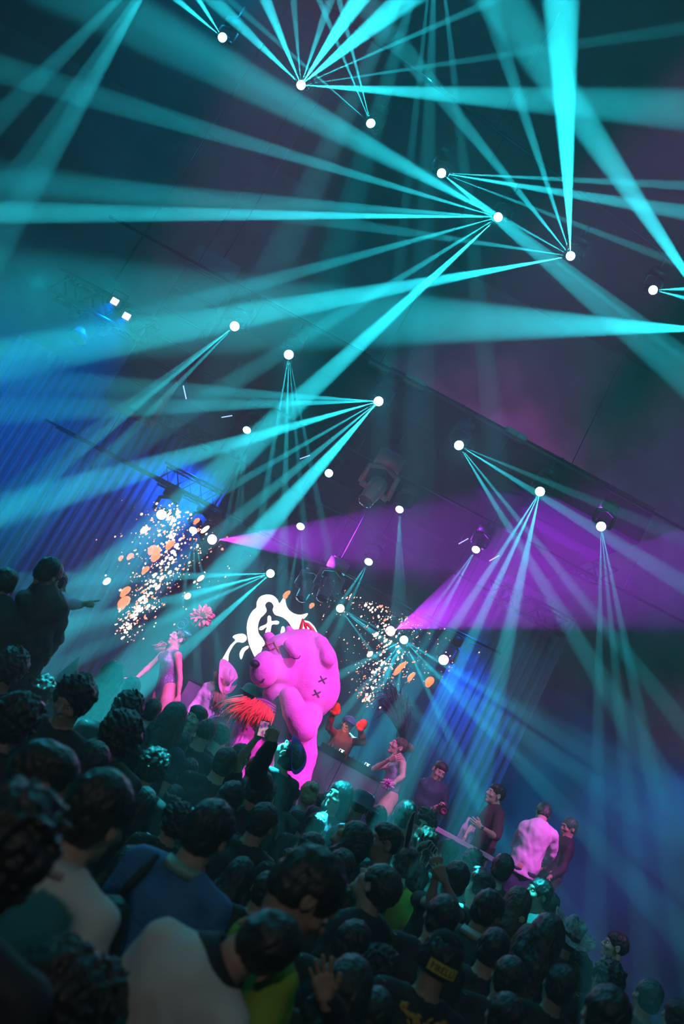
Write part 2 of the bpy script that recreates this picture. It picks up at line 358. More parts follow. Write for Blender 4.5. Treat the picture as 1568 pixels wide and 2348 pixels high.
def beam(p, q, ang, col_, strength, root, blend=.55):
    l = bpy.data.lights.new('beam_lamp', 'SPOT'); l.color = col_; l.spot_size = 2 * ang; l.spot_blend = blend; l.shadow_soft_size = 0.0
    l.energy = strength
    o = bpy.data.objects.new('beam_lamp', l); COL.objects.link(o); d = (q - p).normalized(); o.parent = root
    o.location = p - root.location; o.rotation_euler = d.to_track_quat('-Z', 'Y').to_euler()
def fixture(root, p, face, r, lensmat, drop, sc_=1.):
    """moving head hanging base-up from a truss: p = lens centre relative to root"""
    face = Vector(face).normalized(); B = basis(face); k = r / .075
    cb = -face * (.10 * k) ; piv = p - face * (.16 * k)
    mb = MB(); mb.lathe([(0, .0), (.072 * k, .0), (.076 * k, -.012 * k), (.078 * k, -.07 * k), (.084 * k, -.14 * k), (.086 * k, -.22 * k), (.074 * k, -.29 * k), (.04 * k, -.32 * k), (0, -.325 * k)], p, B, 20)
    for a in range(8):
        an = a * math.pi / 4; v = B @ Vector((math.cos(an) * .084 * k, math.sin(an) * .084 * k, -.2 * k)); mb.box(p + v, (.012 * k, .03 * k, .12 * k), B @ Matrix.Rotation(an, 3, 'Z'))
    hd_ = _b(mb, 'head', M_BLACK, root)
    mb = MB(); mb.ball(p + face * (.004 * k), (r, r, r * .35), 16, B); sub(_b(mb, 'lens', lensmat, root), hd_)
    top = Vector((piv.x, piv.y, p.z + drop)); ax_ = Vector((1, 0, 0)); ax_ = (ax_ - face * ax_.dot(face)).normalized()
    mb = MB()
    for sg in (-1, 1):
        e = piv + ax_ * (sg * .15 * k); mb.tube([piv + ax_ * (sg * .08 * k), e], .03 * k, 8)
        mb.tube([e, Vector((e.x, e.y, max(piv.z, p.z) + .20 * k)), Vector((top.x, top.y, max(piv.z, p.z) + .27 * k))], [.028 * k, .03 * k, .03 * k], 8)
    _b(mb, 'yoke', M_BLACK, root)
    mb = MB(); zb = max(piv.z, p.z) + .32 * k; mb.box((top.x, top.y, zb), (.26 * k, .2 * k, .12 * k)); mb.box((top.x, top.y, zb + .07 * k), (.2 * k, .16 * k, .03 * k))
    bs_ = _b(mb, 'base', M_BLACK, root)
    mb = MB(); mb.tube([(top.x, top.y, zb + .08 * k), (top.x, top.y, max(zb + .1, p.z + drop))], .014, 6); sub(_b(mb, 'clamp', M_TRUSS, root), bs_)
def _b(mb, name, m, root, smooth=True):
    """build a mesh given in root-local coordinates"""
    o = mb.build(name, m, None, smooth); o.parent = root; return o
cnt = {}
order = sorted([f for f in FIX], key=lambda f: (f[0], f[1]))
for row, px, py, beams in order:
    cnt[row] = cnt.get(row, 0) + 1; Y = ROWS[row]; p = P(px, py, Y)
    root = empty('moving_head_light', p); pink = row == 6
    pl = 'pink' if pink else 'cyan'
    off = px < 0 or py < 0 or px > 1568
    if row == 1 and off: lb = 'cyan moving head just past the frame edge, end of the nearest lamp row ' + ('beside the leftmost lamp' if px < 900 else '')
    vis = [f for f in order if f[0] == row and 0 < f[1] < 1568 and f[2] > 0]
    if off: lb = {390: 'cyan moving head above the top left corner sending soft beams downward', 1000: 'cyan moving head above the top edge sending thin beams straight down', 1660: 'cyan moving head beyond the right edge sending two broad beams inward'}[px]
    else:
        i = [f[1] for f in vis].index(px); nb = len(beams)
        what = 'with no visible beam' if nb == 0 else ('firing one wide beam' if nb == 1 else 'firing a fan of %s beams' % ('two three four five six seven eight nine'.split()[nb - 2]))
        lb = 'glowing %s moving head, %s from the left in the %s, %s' % (pl, ORD[i], ROWN[row], what)
        lb = ' '.join(lb.split()[:16]) if len(lb.split()) <= 16 else 'glowing %s moving head, %s from the left in the %s' % (pl, ORD[i], ROWN[row])
    tag(root, lb, 'stage light', {1: 'moving heads in the nearest row', 2: 'moving heads in the second row', 3: 'small moving heads under the canopy', 4: 'small moving heads under the canopy', 5: 'moving heads behind the bear', 6: 'pink moving heads at the back'}[row])
    r = (11.5 if row < 3 else 9.5) * Y / F
    if pink: r = 11.5 * Y / F
    avg = Vector((0, 0, 0))
    for e in beams:
        eY = e[2] * (K1 if row == 1 else 1); avg += (P(e[0], e[1], eY) - p).normalized() * e[3]
    face = (CAM - p).normalized() * 1.3 + (avg.normalized() if avg.length > 0 else Vector((0, 0, -.3))) * .8
    if beams and len(beams) <= 3 and row in (3, 4, 5): face = (CAM - p).normalized() + Vector((0, 0, -.9))
    face.normalize()
    fixture(root, Vector((0, 0, 0)), face, r, M_LENSP if pink else M_LENS, .5)
    for ex, ey, eY, st, wd in beams:
        q = P(ex, ey, eY * (K1 if row == 1 else 1)); d = (q - p); L = d.length
        if pink:
            ang = math.radians(wd if wd else (12.5 if px == 486 else 21)); s_ = st * 105; c_ = (.44, .02, 1.0)
            beam(p + d.normalized() * r * 1.2, q, ang, c_, s_, root, .2)
        else:
            rad = wd / 2 * eY * (K1 if row == 1 else 1) / F; ang = math.atan(rad / L) * 1.1
            beam(p + d.normalized() * r * 1.3, q, ang, CY, st * BEAM_K / math.tan(ang), root, .5)
    # the lens also spills light around itself
    if len(beams) < 4 and not pink: continue
    l = bpy.data.lights.new('lens_spill', 'SPOT'); l.color = (1, .15, .8) if pink else (.02, .75, 1.); l.spot_size = math.radians(165); l.spot_blend = 1; l.shadow_soft_size = r
    l.energy = (36 if len(beams) > 3 else 8) if not pink else 18
    o = bpy.data.objects.new('lens_spill', l); COL.objects.link(o); o.parent = root; o.location = face * (r * 1.4); o.rotation_euler = face.to_track_quat('-Z', 'Y').to_euler()
# bars that carry the rows, hung on steel cables
zt = P(860, 820, 13.4).z
for row, x0, x1, nm in ((1, -5.5, 8.0, 'long black bar carrying the nearest and highest lamp row'), (2, -4.6, 6.5, 'long black bar carrying the second lamp row'),
                        (3, -3.6, 5.5, 'black bar under the canopy carrying the small lamps'), (4, -3, 3, 'short black bar carrying the far pair of small lamps'), (5, -5.0, 3.2, 'low black bar at the back carrying the lamps behind the bear'), (6, -5.0, 3.4, 'black bar at the back carrying the pink lamps')):
    fs = [f for f in FIX if f[0] == row]; ps = [P(f[1], f[2], ROWS[row]) for f in fs]
    A_ = np.polyfit([p.x for p in ps], [p.z for p in ps], 1); top = .52; y_ = ROWS[row] + .08
    mb = MB(); q0 = Vector((x0, y_, A_[0] * x0 + A_[1] + top)); q1 = Vector((x1, y_, A_[0] * x1 + A_[1] + top)); mb.tube([Vector((0, 0, 0)), q1 - q0], .022, 10)
    for t_ in (.12, .37, .63, .88):
        e_ = (q1 - q0) * t_; zc = (zt - .3 if row in (3, 4, 5, 6) else 11.9); mb.tube([e_, Vector((e_.x, e_.y, zc - q0.z))], .006, 5)
    o = mb.build('lighting_bar', M_BLACK); o.location = q0; tag(o, nm, 'lighting bar', 'lamp bars')
# short truss upper left with blue floods behind it, and its unlit lamp
a0 = P(130, 650, 12.2); a1 = P(350, 768, 12.2)
truss('lighting_truss', a0, a1, .30, 'short black truss in front of two blue white floodlights, upper left', 'lamp trusses', 7, .028)
for (px, py, lb) in ((263, 691, 'small white blue floodlight shining above the upper left truss'), (290, 725, 'small white blue floodlight shining through the upper left truss')):
    p = P(px, py, 11.95); root = tag(empty('floodlight', p), lb, 'floodlight', 'blue floodlights')
    mb = MB(); mb.box((0, .06, 0), (.16, .1, .13)); mb.tube([(-.1, .06, 0), (-.1, .06, .16), (.1, .06, .16), (.1, .06, 0)], .008, 6); _b(mb, 'housing', M_BLACK, root, False)
    mb = MB(); mb.box((0, .0, 0), (.085, .02, .075)); _b(mb, 'lens', mat('blue_flood_lens', (.8, .8, 1), .2, emit=(.55, .6, 1), es=9), root, False)
    l = bpy.data.lights.new('flood_lamp', 'SPOT'); l.color = (.0, .12, 1.); l.energy = 420; l.spot_size = math.radians(95); l.spot_blend = 1
    o = bpy.data.objects.new('flood_lamp', l); COL.objects.link(o); o.parent = root; o.location = (0, -.03, -.02); o.rotation_euler = Vector((-.1, -.1, -1)).to_track_quat('-Z', 'Y').to_euler()
def dark_fixture(px, py, Y, face, size, lb, m, group='unlit moving heads'):
    p = P(px, py, Y); root = tag(empty('unlit_moving_head', p), lb, 'stage light', group)
    global M_BLACK
    keep = M_BLACK; M_BLACK = m; fixture(root, Vector((0, 0, 0)), face, size * Y / F / 2, mat('dark_lens', (.02, .02, .03), .1, coat=1.), (11.9 if Y < 13 else zt - .3) - p.z); M_BLACK = keep
M_CASE = mat('lamp_case', (.10, .09, .09), .5)
dark_fixture(178, 775, 12.2, (.1, -.5, -1), 46, 'large unlit moving head hanging below the short upper left truss', M_CASE)
dark_fixture(838, 1150, 14.0, (-.15, -.45, -1), 38, 'unlit moving head lit red, hanging above the purple beam', M_CASE)
dark_fixture(690, 1372, 16.0, (0, -.5, -1), 26, 'unlit black lamp hanging right of the white screen emblem', M_CASE)
dark_fixture(738, 1372, 15.5, (.1, -.5, -1), 28, 'unlit black lamp farther right of the screen emblem', M_CASE)
for px, py, Y, wt, tx, ty, tY in ((800, 1190, 13.2, 22, 855, 1105, 14.0), (840, 1560, 13.7, 60, 795, 1665, 14.4)):  # added red spots without fixtures, reddening the unlit head and the mitts
    l = bpy.data.lights.new('red_fill', 'SPOT'); l.color = (1, .05, .03); l.energy = wt; l.spot_size = math.radians(50); l.spot_blend = 1
    o = bpy.data.objects.new('red_fill', l); COL.objects.link(o); o.location = P(px, py, Y); o.rotation_euler = (P(tx, ty, tY) - o.location).to_track_quat('-Z', 'Y').to_euler()
# stage canopy, line array, blinders
c0 = P(860, 820, 13.4); zt = c0.z; xl = P(345, 745, 13.4).x
mb = MB(); mb.box(((xl + 3.9) / 2, 16.15, zt - .28), (3.9 - xl, 5.5, .56))
for i in range(9): mb.box((xl + .4 + i * .8, 13.38, zt - .28), (.03, .03, .56))
can = mb.build('stage_canopy', mat('canopy_cloth', (.006, .007, .008), .9, spec=0.), smooth=False); tag(can, 'dark flat canopy over the stage with magenta lit wall above it', 'canopy')
p = P(245, 925, 13.0); q = P(345, 980, 13.0)
root = tag(empty('line_array_speaker', ((p.x + q.x) / 2, 13.0, p.z)), 'tall black hanging speaker array at the end of the canopy', 'speaker')
H = zt - p.z; W = q.x - p.x; n = 7
mb = MB(); mb.tube([(0, 0, H - .05), (0, 0, 11.95 - p.z)], .012, 6); _b(mb, 'cable', M_BLACK, root)
for i in range(n):
    mb = MB(); z0 = H * i / n; d_ = -.10 * (1 - i / n) ** 2
    mb.box((0, d_, z0 + H / n / 2), (W, .45, H / n * .97)); mb.box((0, d_ - .23, z0 + H / n / 2), (W * .92, .02, H / n * .8)); _b(mb, 'cabinet', mat('speaker_black', (.015, .015, .017), .6), root, False)
for (px, py, dx) in ((870, 838, 1), (950, 878, 1), (1180, 1000, 1)):
    p = P(px, py, 13.34); mb = MB(); mb.box((0, 0, 0), (.32, .12, .13)); mb.box((-.08, -.07, 0), (.12, .02, .1)); mb.box((.08, -.07, 0), (.12, .02, .1))
    o = mb.build('blinder_light', M_CASE, smooth=False); o.location = p; tag(o, {870: 'small unlit blinder box on the canopy edge beside the bright cyan beam', 950: 'small unlit blinder box, second along the canopy edge', 1180: 'small unlit blinder box on the canopy edge under the magenta patch'}[px], 'blinder', 'blinders on the canopy edge')
# pleated curtains
def curtain(x0, x1, y, z0, z1, label, m, pitch=.16):
    n = int((x1 - x0) / pitch * 8); mb = MB(); vs = []
    for i in range(n + 1):
        x = x0 + (x1 - x0) * i / n; a = 2 * math.pi * (x / pitch); dy = .05 * math.sin(a) + .02 * math.sin(a * .37 + 1)
        vs += [(x, y + dy * .7, z1), (x, y + dy * 1.1, (z0 + z1) / 2), (x, y + dy * 1.3, z0)]
    mb.add(vs, [(i * 3 + k, i * 3 + 3 + k, i * 3 + 4 + k, i * 3 + 1 + k) for i in range(n) for k in (0, 1)])
    o = mb.build('stage_curtain', m, origin=(x0, y, z0)); sm = o.modifiers.new('thickness', 'SOLIDIFY'); sm.thickness = .01
    return tag(o, label, 'curtain', 'stage curtains')
M_CURT = mat('blue_grey_curtain', (.12, .14, .2), .7)
xa = P(150, 960, 17.6).x; xb = P(530, 1110, 17.6).x
curtain(xa - 1.5, xb, 17.6, STZ, P(350, 960, 17.6).z + .2, 'long pleated curtain lit blue at the back of the stage, under the speaker array', M_CURT)
xa = P(1090, 1400, 17.4).x; xb = P(1330, 1400, 17.4).x
curtain(xa, xb, 17.4, STZ, P(1180, 1330, 17.4).z, 'pleated curtain lit violet under the small truss behind the wide pink beam', M_CURT)
truss('lighting_truss', P(1190, 1215, 16.9), P(1400, 1330, 16.9), .34, 'black truss across the violet haze, with a bright white lamp on it', 'lamp trusses', 7, .026)
truss('lighting_truss', P(1120, 1345, 16.9), P(1300, 1440, 16.9), .30, 'short black truss over the violet pleated curtain', 'lamp trusses', 6, .026)
truss('lighting_truss', P(370, 960, 16.9), P(480, 1018, 16.9), .22, 'short black truss above the blue streaked curtain', 'lamp trusses', 5, .02)
truss('lighting_truss', P(370, 1085, 16.9), P(500, 1150, 16.9), .34, 'dark truss with blue glints just above the orange sparks', 'lamp trusses', 5, .022)
p = P(1295, 1273, 16.6); root = tag(empty('floodlight', p), 'small bright white floodlight on the truss in the violet haze', 'floodlight')
mb = MB(); mb.box((0, .06, 0), (.24, .1, .13)); _b(mb, 'housing', M_BLACK, root, False)
mb = MB(); mb.box((0, 0, 0), (.14, .02, .05)); _b(mb, 'lens', mat('white_flood_lens', (.8, .8, 1), .2, emit=(.7, .85, 1), es=9), root, False)
l = bpy.data.lights.new('flood_lamp', 'SPOT'); l.color = (.1, .2, 1.); l.energy = 160; l.spot_size = math.radians(70); l.spot_blend = 1
o = bpy.data.objects.new('flood_lamp', l); COL.objects.link(o); o.parent = root; o.location = (0, -.03, -.02); o.rotation_euler = Vector((.1, .1, -1)).to_track_quat('-Z', 'Y').to_euler()
# slanting neon tubes seen through the haze
M_TUBE = mat('neon_tube', (.5, .6, 1), .3, emit=(.35, .45, 1), es=1.6)
for (x0, y0, x1, y1, Y, lb) in ((420, 884, 427, 915, 13.2, 'short glowing blue white tube left of centre below the cyan lamps'), (1052, 1247, 1073, 1235, 15.5, 'short slanting light tube left of the small cyan lamp in the violet haze'),
                            (1122, 1286, 1144, 1274, 15.5, 'short slanting light tube below and right of that small cyan lamp'), (508, 957, 532, 953, 14.5, 'dim blue tube just above the small cyan lamp on the left'), (688, 1052, 710, 1044, 15, 'dim blue tube between two small cyan lamps')):
    mb = MB(); a_ = P(x0, y0, Y); c_ = P(x1, y1, Y + .1); mb.tube([Vector((0, 0, 0)), c_ - a_], .008, 8); o = mb.build('light_tube', M_TUBE); o.location = a_; mc = MB(); mc.tube([(0, 0, 0), (0, 0, zt - .3 - a_.z)], .002, 5); _b(mc, 'cable', M_BLACK, o); tag(o, lb, 'light tube', 'light tubes')
# ---------------------------------------------------------------- LED screen with the emblem and lettering
YS = 16.95
c = P(620, 1590, YS); hw = 1.55; zlo = STZ + .05; zhi = P(620, 1345, YS).z + .35
root = tag(empty('led_screen', (c.x, YS, zlo)), 'tall dark screen behind the bear showing a white emblem and lettering', 'screen')
mb = MB(); mb.box((0, .12, (zhi - zlo) / 2), (hw * 2, .16, zhi - zlo)); PANEL = _b(mb, 'panel', mat('screen_black', (.01, .02, .03), .35), root, False)
M_LOGO = mat('white_screen_pixels', (.9, .9, .9), .5, emit=(.95, .97, 1.), es=2.2)
def c6(pts): return [P(400 + x * .29337, 1280 + y * .29337, YS) - root.location for x, y in pts]
def smoothpoly(pts, k=4):
    out = []; n = len(pts)
    for i in range(n):
        p0, p1, p2, p3 = [np.array(pts[(i + j - 1) % n], float) for j in range(4)]
        for t in np.arange(k) / k:
            out.append(tuple(.5 * ((2 * p1) + (-p0 + p2) * t + (2 * p0 - 5 * p1 + 4 * p2 - p3) * t * t + (-p0 + 3 * p1 - 3 * p2 + p3) * t ** 3)))
    return out
def glyph(name, pts, smooth=True, parent=None):
    mb = MB(); q = c6(smoothpoly(pts) if smooth else pts); mb.prism(q, (0, 1, 0), .05); o = _b(mb, name, M_LOGO, root, False)
    bm_ = bmesh.new(); bm_.from_mesh(o.data); bmesh.ops.triangulate(bm_, faces=[f for f in bm_.faces if len(f.verts) > 4], ngon_method='EAR_CLIP'); bm_.to_mesh(o.data); bm_.free(); return sub(o, PANEL)
glyph('emblem_outline', [(640, 775), (604, 722), (578, 650), (565, 545), (578, 470), (610, 412), (640, 385), (643, 345), (668, 302), (722, 284), (772, 293), (806, 325), (818, 352), (845, 318), (866, 275), (866, 330), (884, 390), (930, 430), (985, 442), (1042, 430), (1020, 466), (985, 482), (1045, 492), (1085, 525), (1112, 570), (1130, 620), (1090, 650), (1000, 640), (950, 600), (915, 535), (885, 490), (840, 458), (788, 440), (768, 405), (776, 375), (762, 348), (740, 338), (720, 345), (708, 370), (720, 408), (700, 440), (670, 470), (652, 530), (660, 590), (700, 645), (700, 700)])
glyph('emblem_cross', [(728, 460), (742, 448), (755, 462), (758, 490), (800, 488), (818, 500), (805, 516), (762, 520), (748, 580), (730, 596), (710, 580), (722, 535), (685, 560), (662, 555), (672, 535), (722, 510)])
glyph('emblem_dot', [(836, 545), (848, 532), (860, 545), (868, 600), (830, 600)])
glyph('emblem_swash', [(455, 615), (480, 597), (530, 590), (558, 605), (562, 635), (535, 658), (490, 655), (455, 690), (425, 750), (418, 810), (400, 832), (366, 812), (400, 742), (438, 680), (475, 640)])
glyph('emblem_swash', [(508, 750), (530, 705), (572, 684), (578, 700), (548, 728), (522, 790)])
glyph('emblem_swash', [(360, 815), (420, 828), (390, 900), (366, 905)], False)
glyph('letter', [(410, 1372), (478, 1400), (490, 1500), (425, 1500), (445, 1425), (400, 1482), (365, 1480)], False)
glyph('emblem_swash', [(985, 1742), (1050, 1738), (1108, 1722), (1066, 1706), (1105, 1712), (1142, 1737), (1020, 1746), (1004, 1785), (985, 1772)], False)
# ---------------------------------------------------------------- DJ booth and desk on the stage
M_BOOTH = mat('grey_booth_panel', (.22, .2, .26), .5, noise=(3, (.18, .16, .22)))
bl = P(425, 1575, 13.6); br = P(868, 1800, 13.6); zt2 = (P(735, 1722, 13.6).z + P(850, 1778, 13.6).z) / 2
root = tag(empty('dj_booth', ((bl.x + br.x) / 2, 13.6, STZ)), 'long low booth with plain panels behind the bear and dancers', 'booth')
Wb = br.x - bl.x; hb = zt2 - STZ
for i in range(5):
    mb = MB(); mb.box((-Wb / 2 + Wb * (i + .5) / 5, 0, hb / 2), (Wb / 5 * .985, .04, hb)); _b(mb, 'front_panel', M_BOOTH, root, False)
mb = MB(); mb.box((0, .38, hb + .015), (Wb + .06, .84, .03)); _b(mb, 'top', mat('booth_top', (.03, .03, .04), .25), root, False)
mb = MB(); mb.box((0, .75, hb / 2), (Wb, .04, hb)); _b(mb, 'back_panel', M_BLACK, root, False)
for (px, py, lb) in ((760, 1728, 'small black mixer on the booth behind the bear, with a bright cyan display'), (822, 1752, 'small black player on the booth near the standing dancer, display lit')):
    p = P(px, py, 13.75); mb = MB(); r2 = tag(empty('dj_mixer', (p.x, 13.75, STZ + hb + .03)), lb, 'mixer', 'players on the booth')
    mb.box((0, 0, .035), (.34, .3, .07)); bd_ = _b(mb, 'body', M_BLACK, r2, False); mb = MB()
    for i in range(6): mb.lathe([(.0, .1), (.011, .1), (.012, .07)], (-.12 + .05 * i, -.08, 0), None, 8)
    sub(_b(mb, 'knobs', M_CASE, r2), bd_); mb = MB(); mb.box((.1, -.06, .085), (.07, .01, .04)); sub(_b(mb, 'display', mat('display', (.5, 1, 1), .3, emit=(.5, 1, 1), es=2.5), r2, False), bd_)
# desk between the men on the right
a_ = P(985, 1895, 11.5); c_ = P(1132, 1968, 11.5); a_.z = c_.z = (a_.z + c_.z) / 2
root = tag(empty('folding_table', ((a_.x + c_.x) / 2, 11.5, STZ)), 'narrow table edge lit purple in front of the men at the stage side', 'table')
Wt = c_.x - a_.x; ht = a_.z - STZ
mb = MB(); mb.box((0, .12, ht), (Wt, .3, .045)); _b(mb, 'tabletop', mat('table_grey', (.45, .4, .5), .5), root, False)
for x in (-1, 1):
    for y in (0.0, .24): mb = MB(); mb.tube([(x * (Wt / 2 - .06), y, ht), (x * (Wt / 2 - .06), y, 0)], .015, 8); _b(mb, 'leg', M_CASE, root)
for (px, lb, hh) in ((1052, 'clear glass bottle standing on the purple lit table', .26), (1075, 'small shiny bottle beside the clear bottle on the table', .2)):
    p = P(px, 1925, 11.6); mb = MB(); mb.lathe([(0, 0), (.035, 0), (.036, hh * .6), (.014, hh * .75), (.013, hh), (0, hh)], (0, 0, 0), None, 14)
    o = mb.build('bottle', mat('bottle_glass', (.5, .3, .55), .1, coat=1)); o.location = (p.x, 11.6, STZ + ht + .023); tag(o, lb, 'bottle', 'bottles on the table')
# ---------------------------------------------------------------- sparks
def sparks(pts, n, spread, seed, label, Y, sizes=(.008, .03)):
    rs = random.Random(seed); mb = MB(); mats = [mat('spark_white', (1, .7, .4), .5, emit=(1., .58, .40), es=4), mat('spark_orange', (1, .5, .3), .5, emit=(1., .24, .12), es=1.5)]
    for i in range(n):
        t = rs.random() ** .8 * (len(pts) - 1); k = min(int(t), len(pts) - 2); u = t - k
        x = pts[k][0] * (1 - u) + pts[k + 1][0] * u; y = pts[k][1] * (1 - u) + pts[k + 1][1] * u; w_ = pts[k][2] * (1 - u) + pts[k + 1][2] * u
        g = rs.gauss(0, 1) * w_ * (1.15 if rs.random() < .6 else 1.7); x += g; y += g * .35 + rs.gauss(0, 6)
        core = abs(g) < w_ * .5
        r = rs.uniform(*sizes) * (1.0 if core else .6) * rs.choice((.45, .6, .8, 1))
        p = P(x, y, Y + rs.gauss(0, .15)); L = rs.uniform(1, 1.7)
        mb.ball(p, (r, r, r * L), 6, basis((.35, 0, 1)), 0 if (core or rs.random() < .45) and rs.random() < .8 else 1)
    o = mb.build('spark_fountain', mats); tag(o, label, 'sparks', kind='stuff'); return o
sparks([(283, 1462, 9), (310, 1410, 13), (345, 1350, 20), (385, 1285, 34), (400, 1225, 38), (402, 1165, 22)], 680, 1, 3, 'tall plume of orange and white sparks left of the dancer with the flower headdress', 14.2)
sparks([(838, 1612, 10), (850, 1575, 14), (872, 1530, 28), (900, 1490, 42), (880, 1420, 55), (850, 1380, 40)], 560, 1, 5, 'burst of white and orange sparks between the bear and the standing dancer', 14.2, (.006, .022))
EMB = [(331, 1215, 8, 13, 0), (299, 1275, 7, 10, 1), (277, 1279, 5, 8, 1), (245, 1333, 8, 12, 0), (288, 1355, 9, 16, 1), (284, 1380, 12, 20, 1), (430, 1367, 8, 10, 0), (460, 1326, 6, 12, 0), (451, 1194, 6, 10, 1), (470, 1214, 6, 15, 0), (349, 1259, 9, 14, 1), (357, 1275, 11, 14, 1), (390, 1248, 9, 14, 1), (334, 1306, 7, 12, 1), (360, 1262, 9, 12, 1),
       (657, 1362, 6, 13, 1), (715, 1388, 6, 8, 1), (985, 1562, 11, 14, 1), (918, 1530, 7, 22, 1), (943, 1550, 6, 14, 1), (862, 1455, 5, 9, 0), (848, 1500, 6, 10, 0)]
M_E0 = mat('ember_white', (1, .8, .6), .5, emit=(1., .60, .42), es=2.6); M_E1 = mat('ember_orange', (1, .4, .2), .5, emit=(1., .17, .06), es=1.7)
for i, (px, py, a, b_, k) in enumerate(EMB):
    s_ = 14.0 / F; mb = MB(); n_ = random.Random(i)
    a *= .85; b_ *= .85; mb.ball((0, 0, 0), (a * s_, a * s_, b_ * s_), 12, basis((.4, 0, 1)))
    if k: mb.ball((n_.uniform(-.3, .3) * a * s_, 0, -.7 * b_ * s_), (a * s_ * .7, a * s_ * .7, b_ * s_ * .6), 10, basis((.4, 0, 1)))
    o = mb.build('glowing_ember', M_E1 if k else M_E0); o.location = P(px, py, 14.0)
    left = px < 600
    tag(o, ('large %s ember floating around the left spark plume' if left else 'large %s ember floating around the right spark burst') % ('orange' if k else 'pale'), 'ember', ('%s embers by the left plume' if left else '%s embers by the right burst') % ('orange' if k else 'pale'))
# ---------------------------------------------------------------- human figures
def npv(*a): return np.array(a, float)
def unit(v): v = np.array(v, float); return v / (np.linalg.norm(v) + 1e-9)
def frame(fwd, up):           # columns: right, forward, up
    f = unit(fwd); r = unit(np.cross(f, up)); u = np.cross(r, f); return np.stack([r, f, u], 1)
_hand = {}
def hand_mesh(kind):
    """right hand, wrist at 0, fingers along +Y, palm facing -Z, thumb to -X"""
    if kind in _hand: return _hand[kind]
    curl = {'relaxed': (.35, .5, .3), 'open': (.06, .1, .08), 'grip': (1.0, 1.25, .7), 'point': (1.2, 1.4, .8), 'hold': (.75, .8, .45)}[kind]
    S = Sdf(axis(-.09, .07, .0035), axis(-.04, .20, .0035), axis(-.10, .035, .0035))
    mc = [(-.029, .083, 0), (-.009, .088, .002), (.011, .084, .001), (.029, .074, -.003)]
    ln = [.070, .078, .072, .056]; rd = [.0088, .0090, .0085, .0076]
    S.cone((0, -.03, 0), (0, .01, 0), .023, .025, .012)
    for m_, r in zip(mc, (.0135, .0135, .013, .012)): S.cone((m_[0] * .45, .012, 0), m_, .018, r, .012)
    for i, m_ in enumerate(mc):
        c = curl; sp = (-.09, -.02, .05, .13)[i] * (1.8 if kind == 'open' else 1); a = 0; p = npv(*m_); r = rd[i]
        if kind == 'point' and i == 0: c = (.05, .08, .05)
        for j, fr in enumerate((.45, .31, .24)):
            a += c[j] * (1 + .06 * i); d = npv(math.sin(sp), math.cos(sp) * math.cos(a), -math.sin(a)); q = p + d * ln[i] * fr
            S.cone(p, q, r * (1 - .05 * j), r * (.94 - .07 * j), .004); p = q
    t = [(-.018, .02, -.004), (-.042, .048, -.014), (-.056, .074, -.020), (-.062, .096, -.026)]
    if kind in ('grip', 'hold', 'point'): t = [(-.018, .02, -.006), (-.040, .045, -.022), (-.040, .070, -.036), (-.028, .088, -.044)]
    S.chain(t, (.015, .0125, .0105, .0085), .008, .012)
    _hand[kind] = S.mesh(); return _hand[kind]
def place_hand(wr, fdir, palm, kind, left, s):
    v, q = hand_mesh(kind); v = v.copy() * s
    if left: v[:, 0] *= -1; q = q[:, ::-1]
    f = unit(fdir); pn = unit(np.array(palm, float) - f * np.dot(f, palm)); z = -pn; x = np.cross(f, z)
    return v @ np.stack([x, f, z]) + np.array(wr), q
def head_sdf(S, H, c, s, female=False, mouth=0):
    T = lambda x, y, z: c + H @ npv(x, y, z) * s
    E = lambda x, y, z, rx, ry, rz, k=.015, sub=False: S.ell(T(x, y, z), npv(rx, ry, rz) * s, H, k * s, sub)
    K = lambda a, b, ra, rb, k=.01, sub=False: S.cone(T(*a), T(*b), ra * s, rb * s, k * s, sub)
    w = .94 if female else 1.
    E(0, -.012, .032, .076, .096, .088); E(0, .03, -.03, .058 * w, .066, .082, .03); E(0, .040, -.078, .044 * w, .046, .036, .025)
    K((-.012, .078, -.103), (.012, .078, -.103), .015 * w, .015 * w, .018)
    K((-.03, .088, .028), (.03, .088, .028), .010, .010, .02)
    for sx in (-1, 1):
        E(sx * .040, .068, -.028, .022, .022, .018, .018); E(sx * .031, .103, .006, .017, .014, .011, .012, True)
        E(sx * .080, -.006, -.006, .009, .021, .033, .008); E(sx * .086, -.004, .002, .006, .012, .018, .006, True)
        E(sx * .012, .101, -.028, .008, .009, .007, .006)
    K((0, .094, .010), (0, .118, -.022), .0085, .0115, .012)
    E(0, .090, -.056, .024 * w, .014, .0065, .006); E(0, .088, -.069, .021 * w, .014, .0075, .006)
    if mouth: E(0, .1, -.066, .016, .014, .008, .004, True)
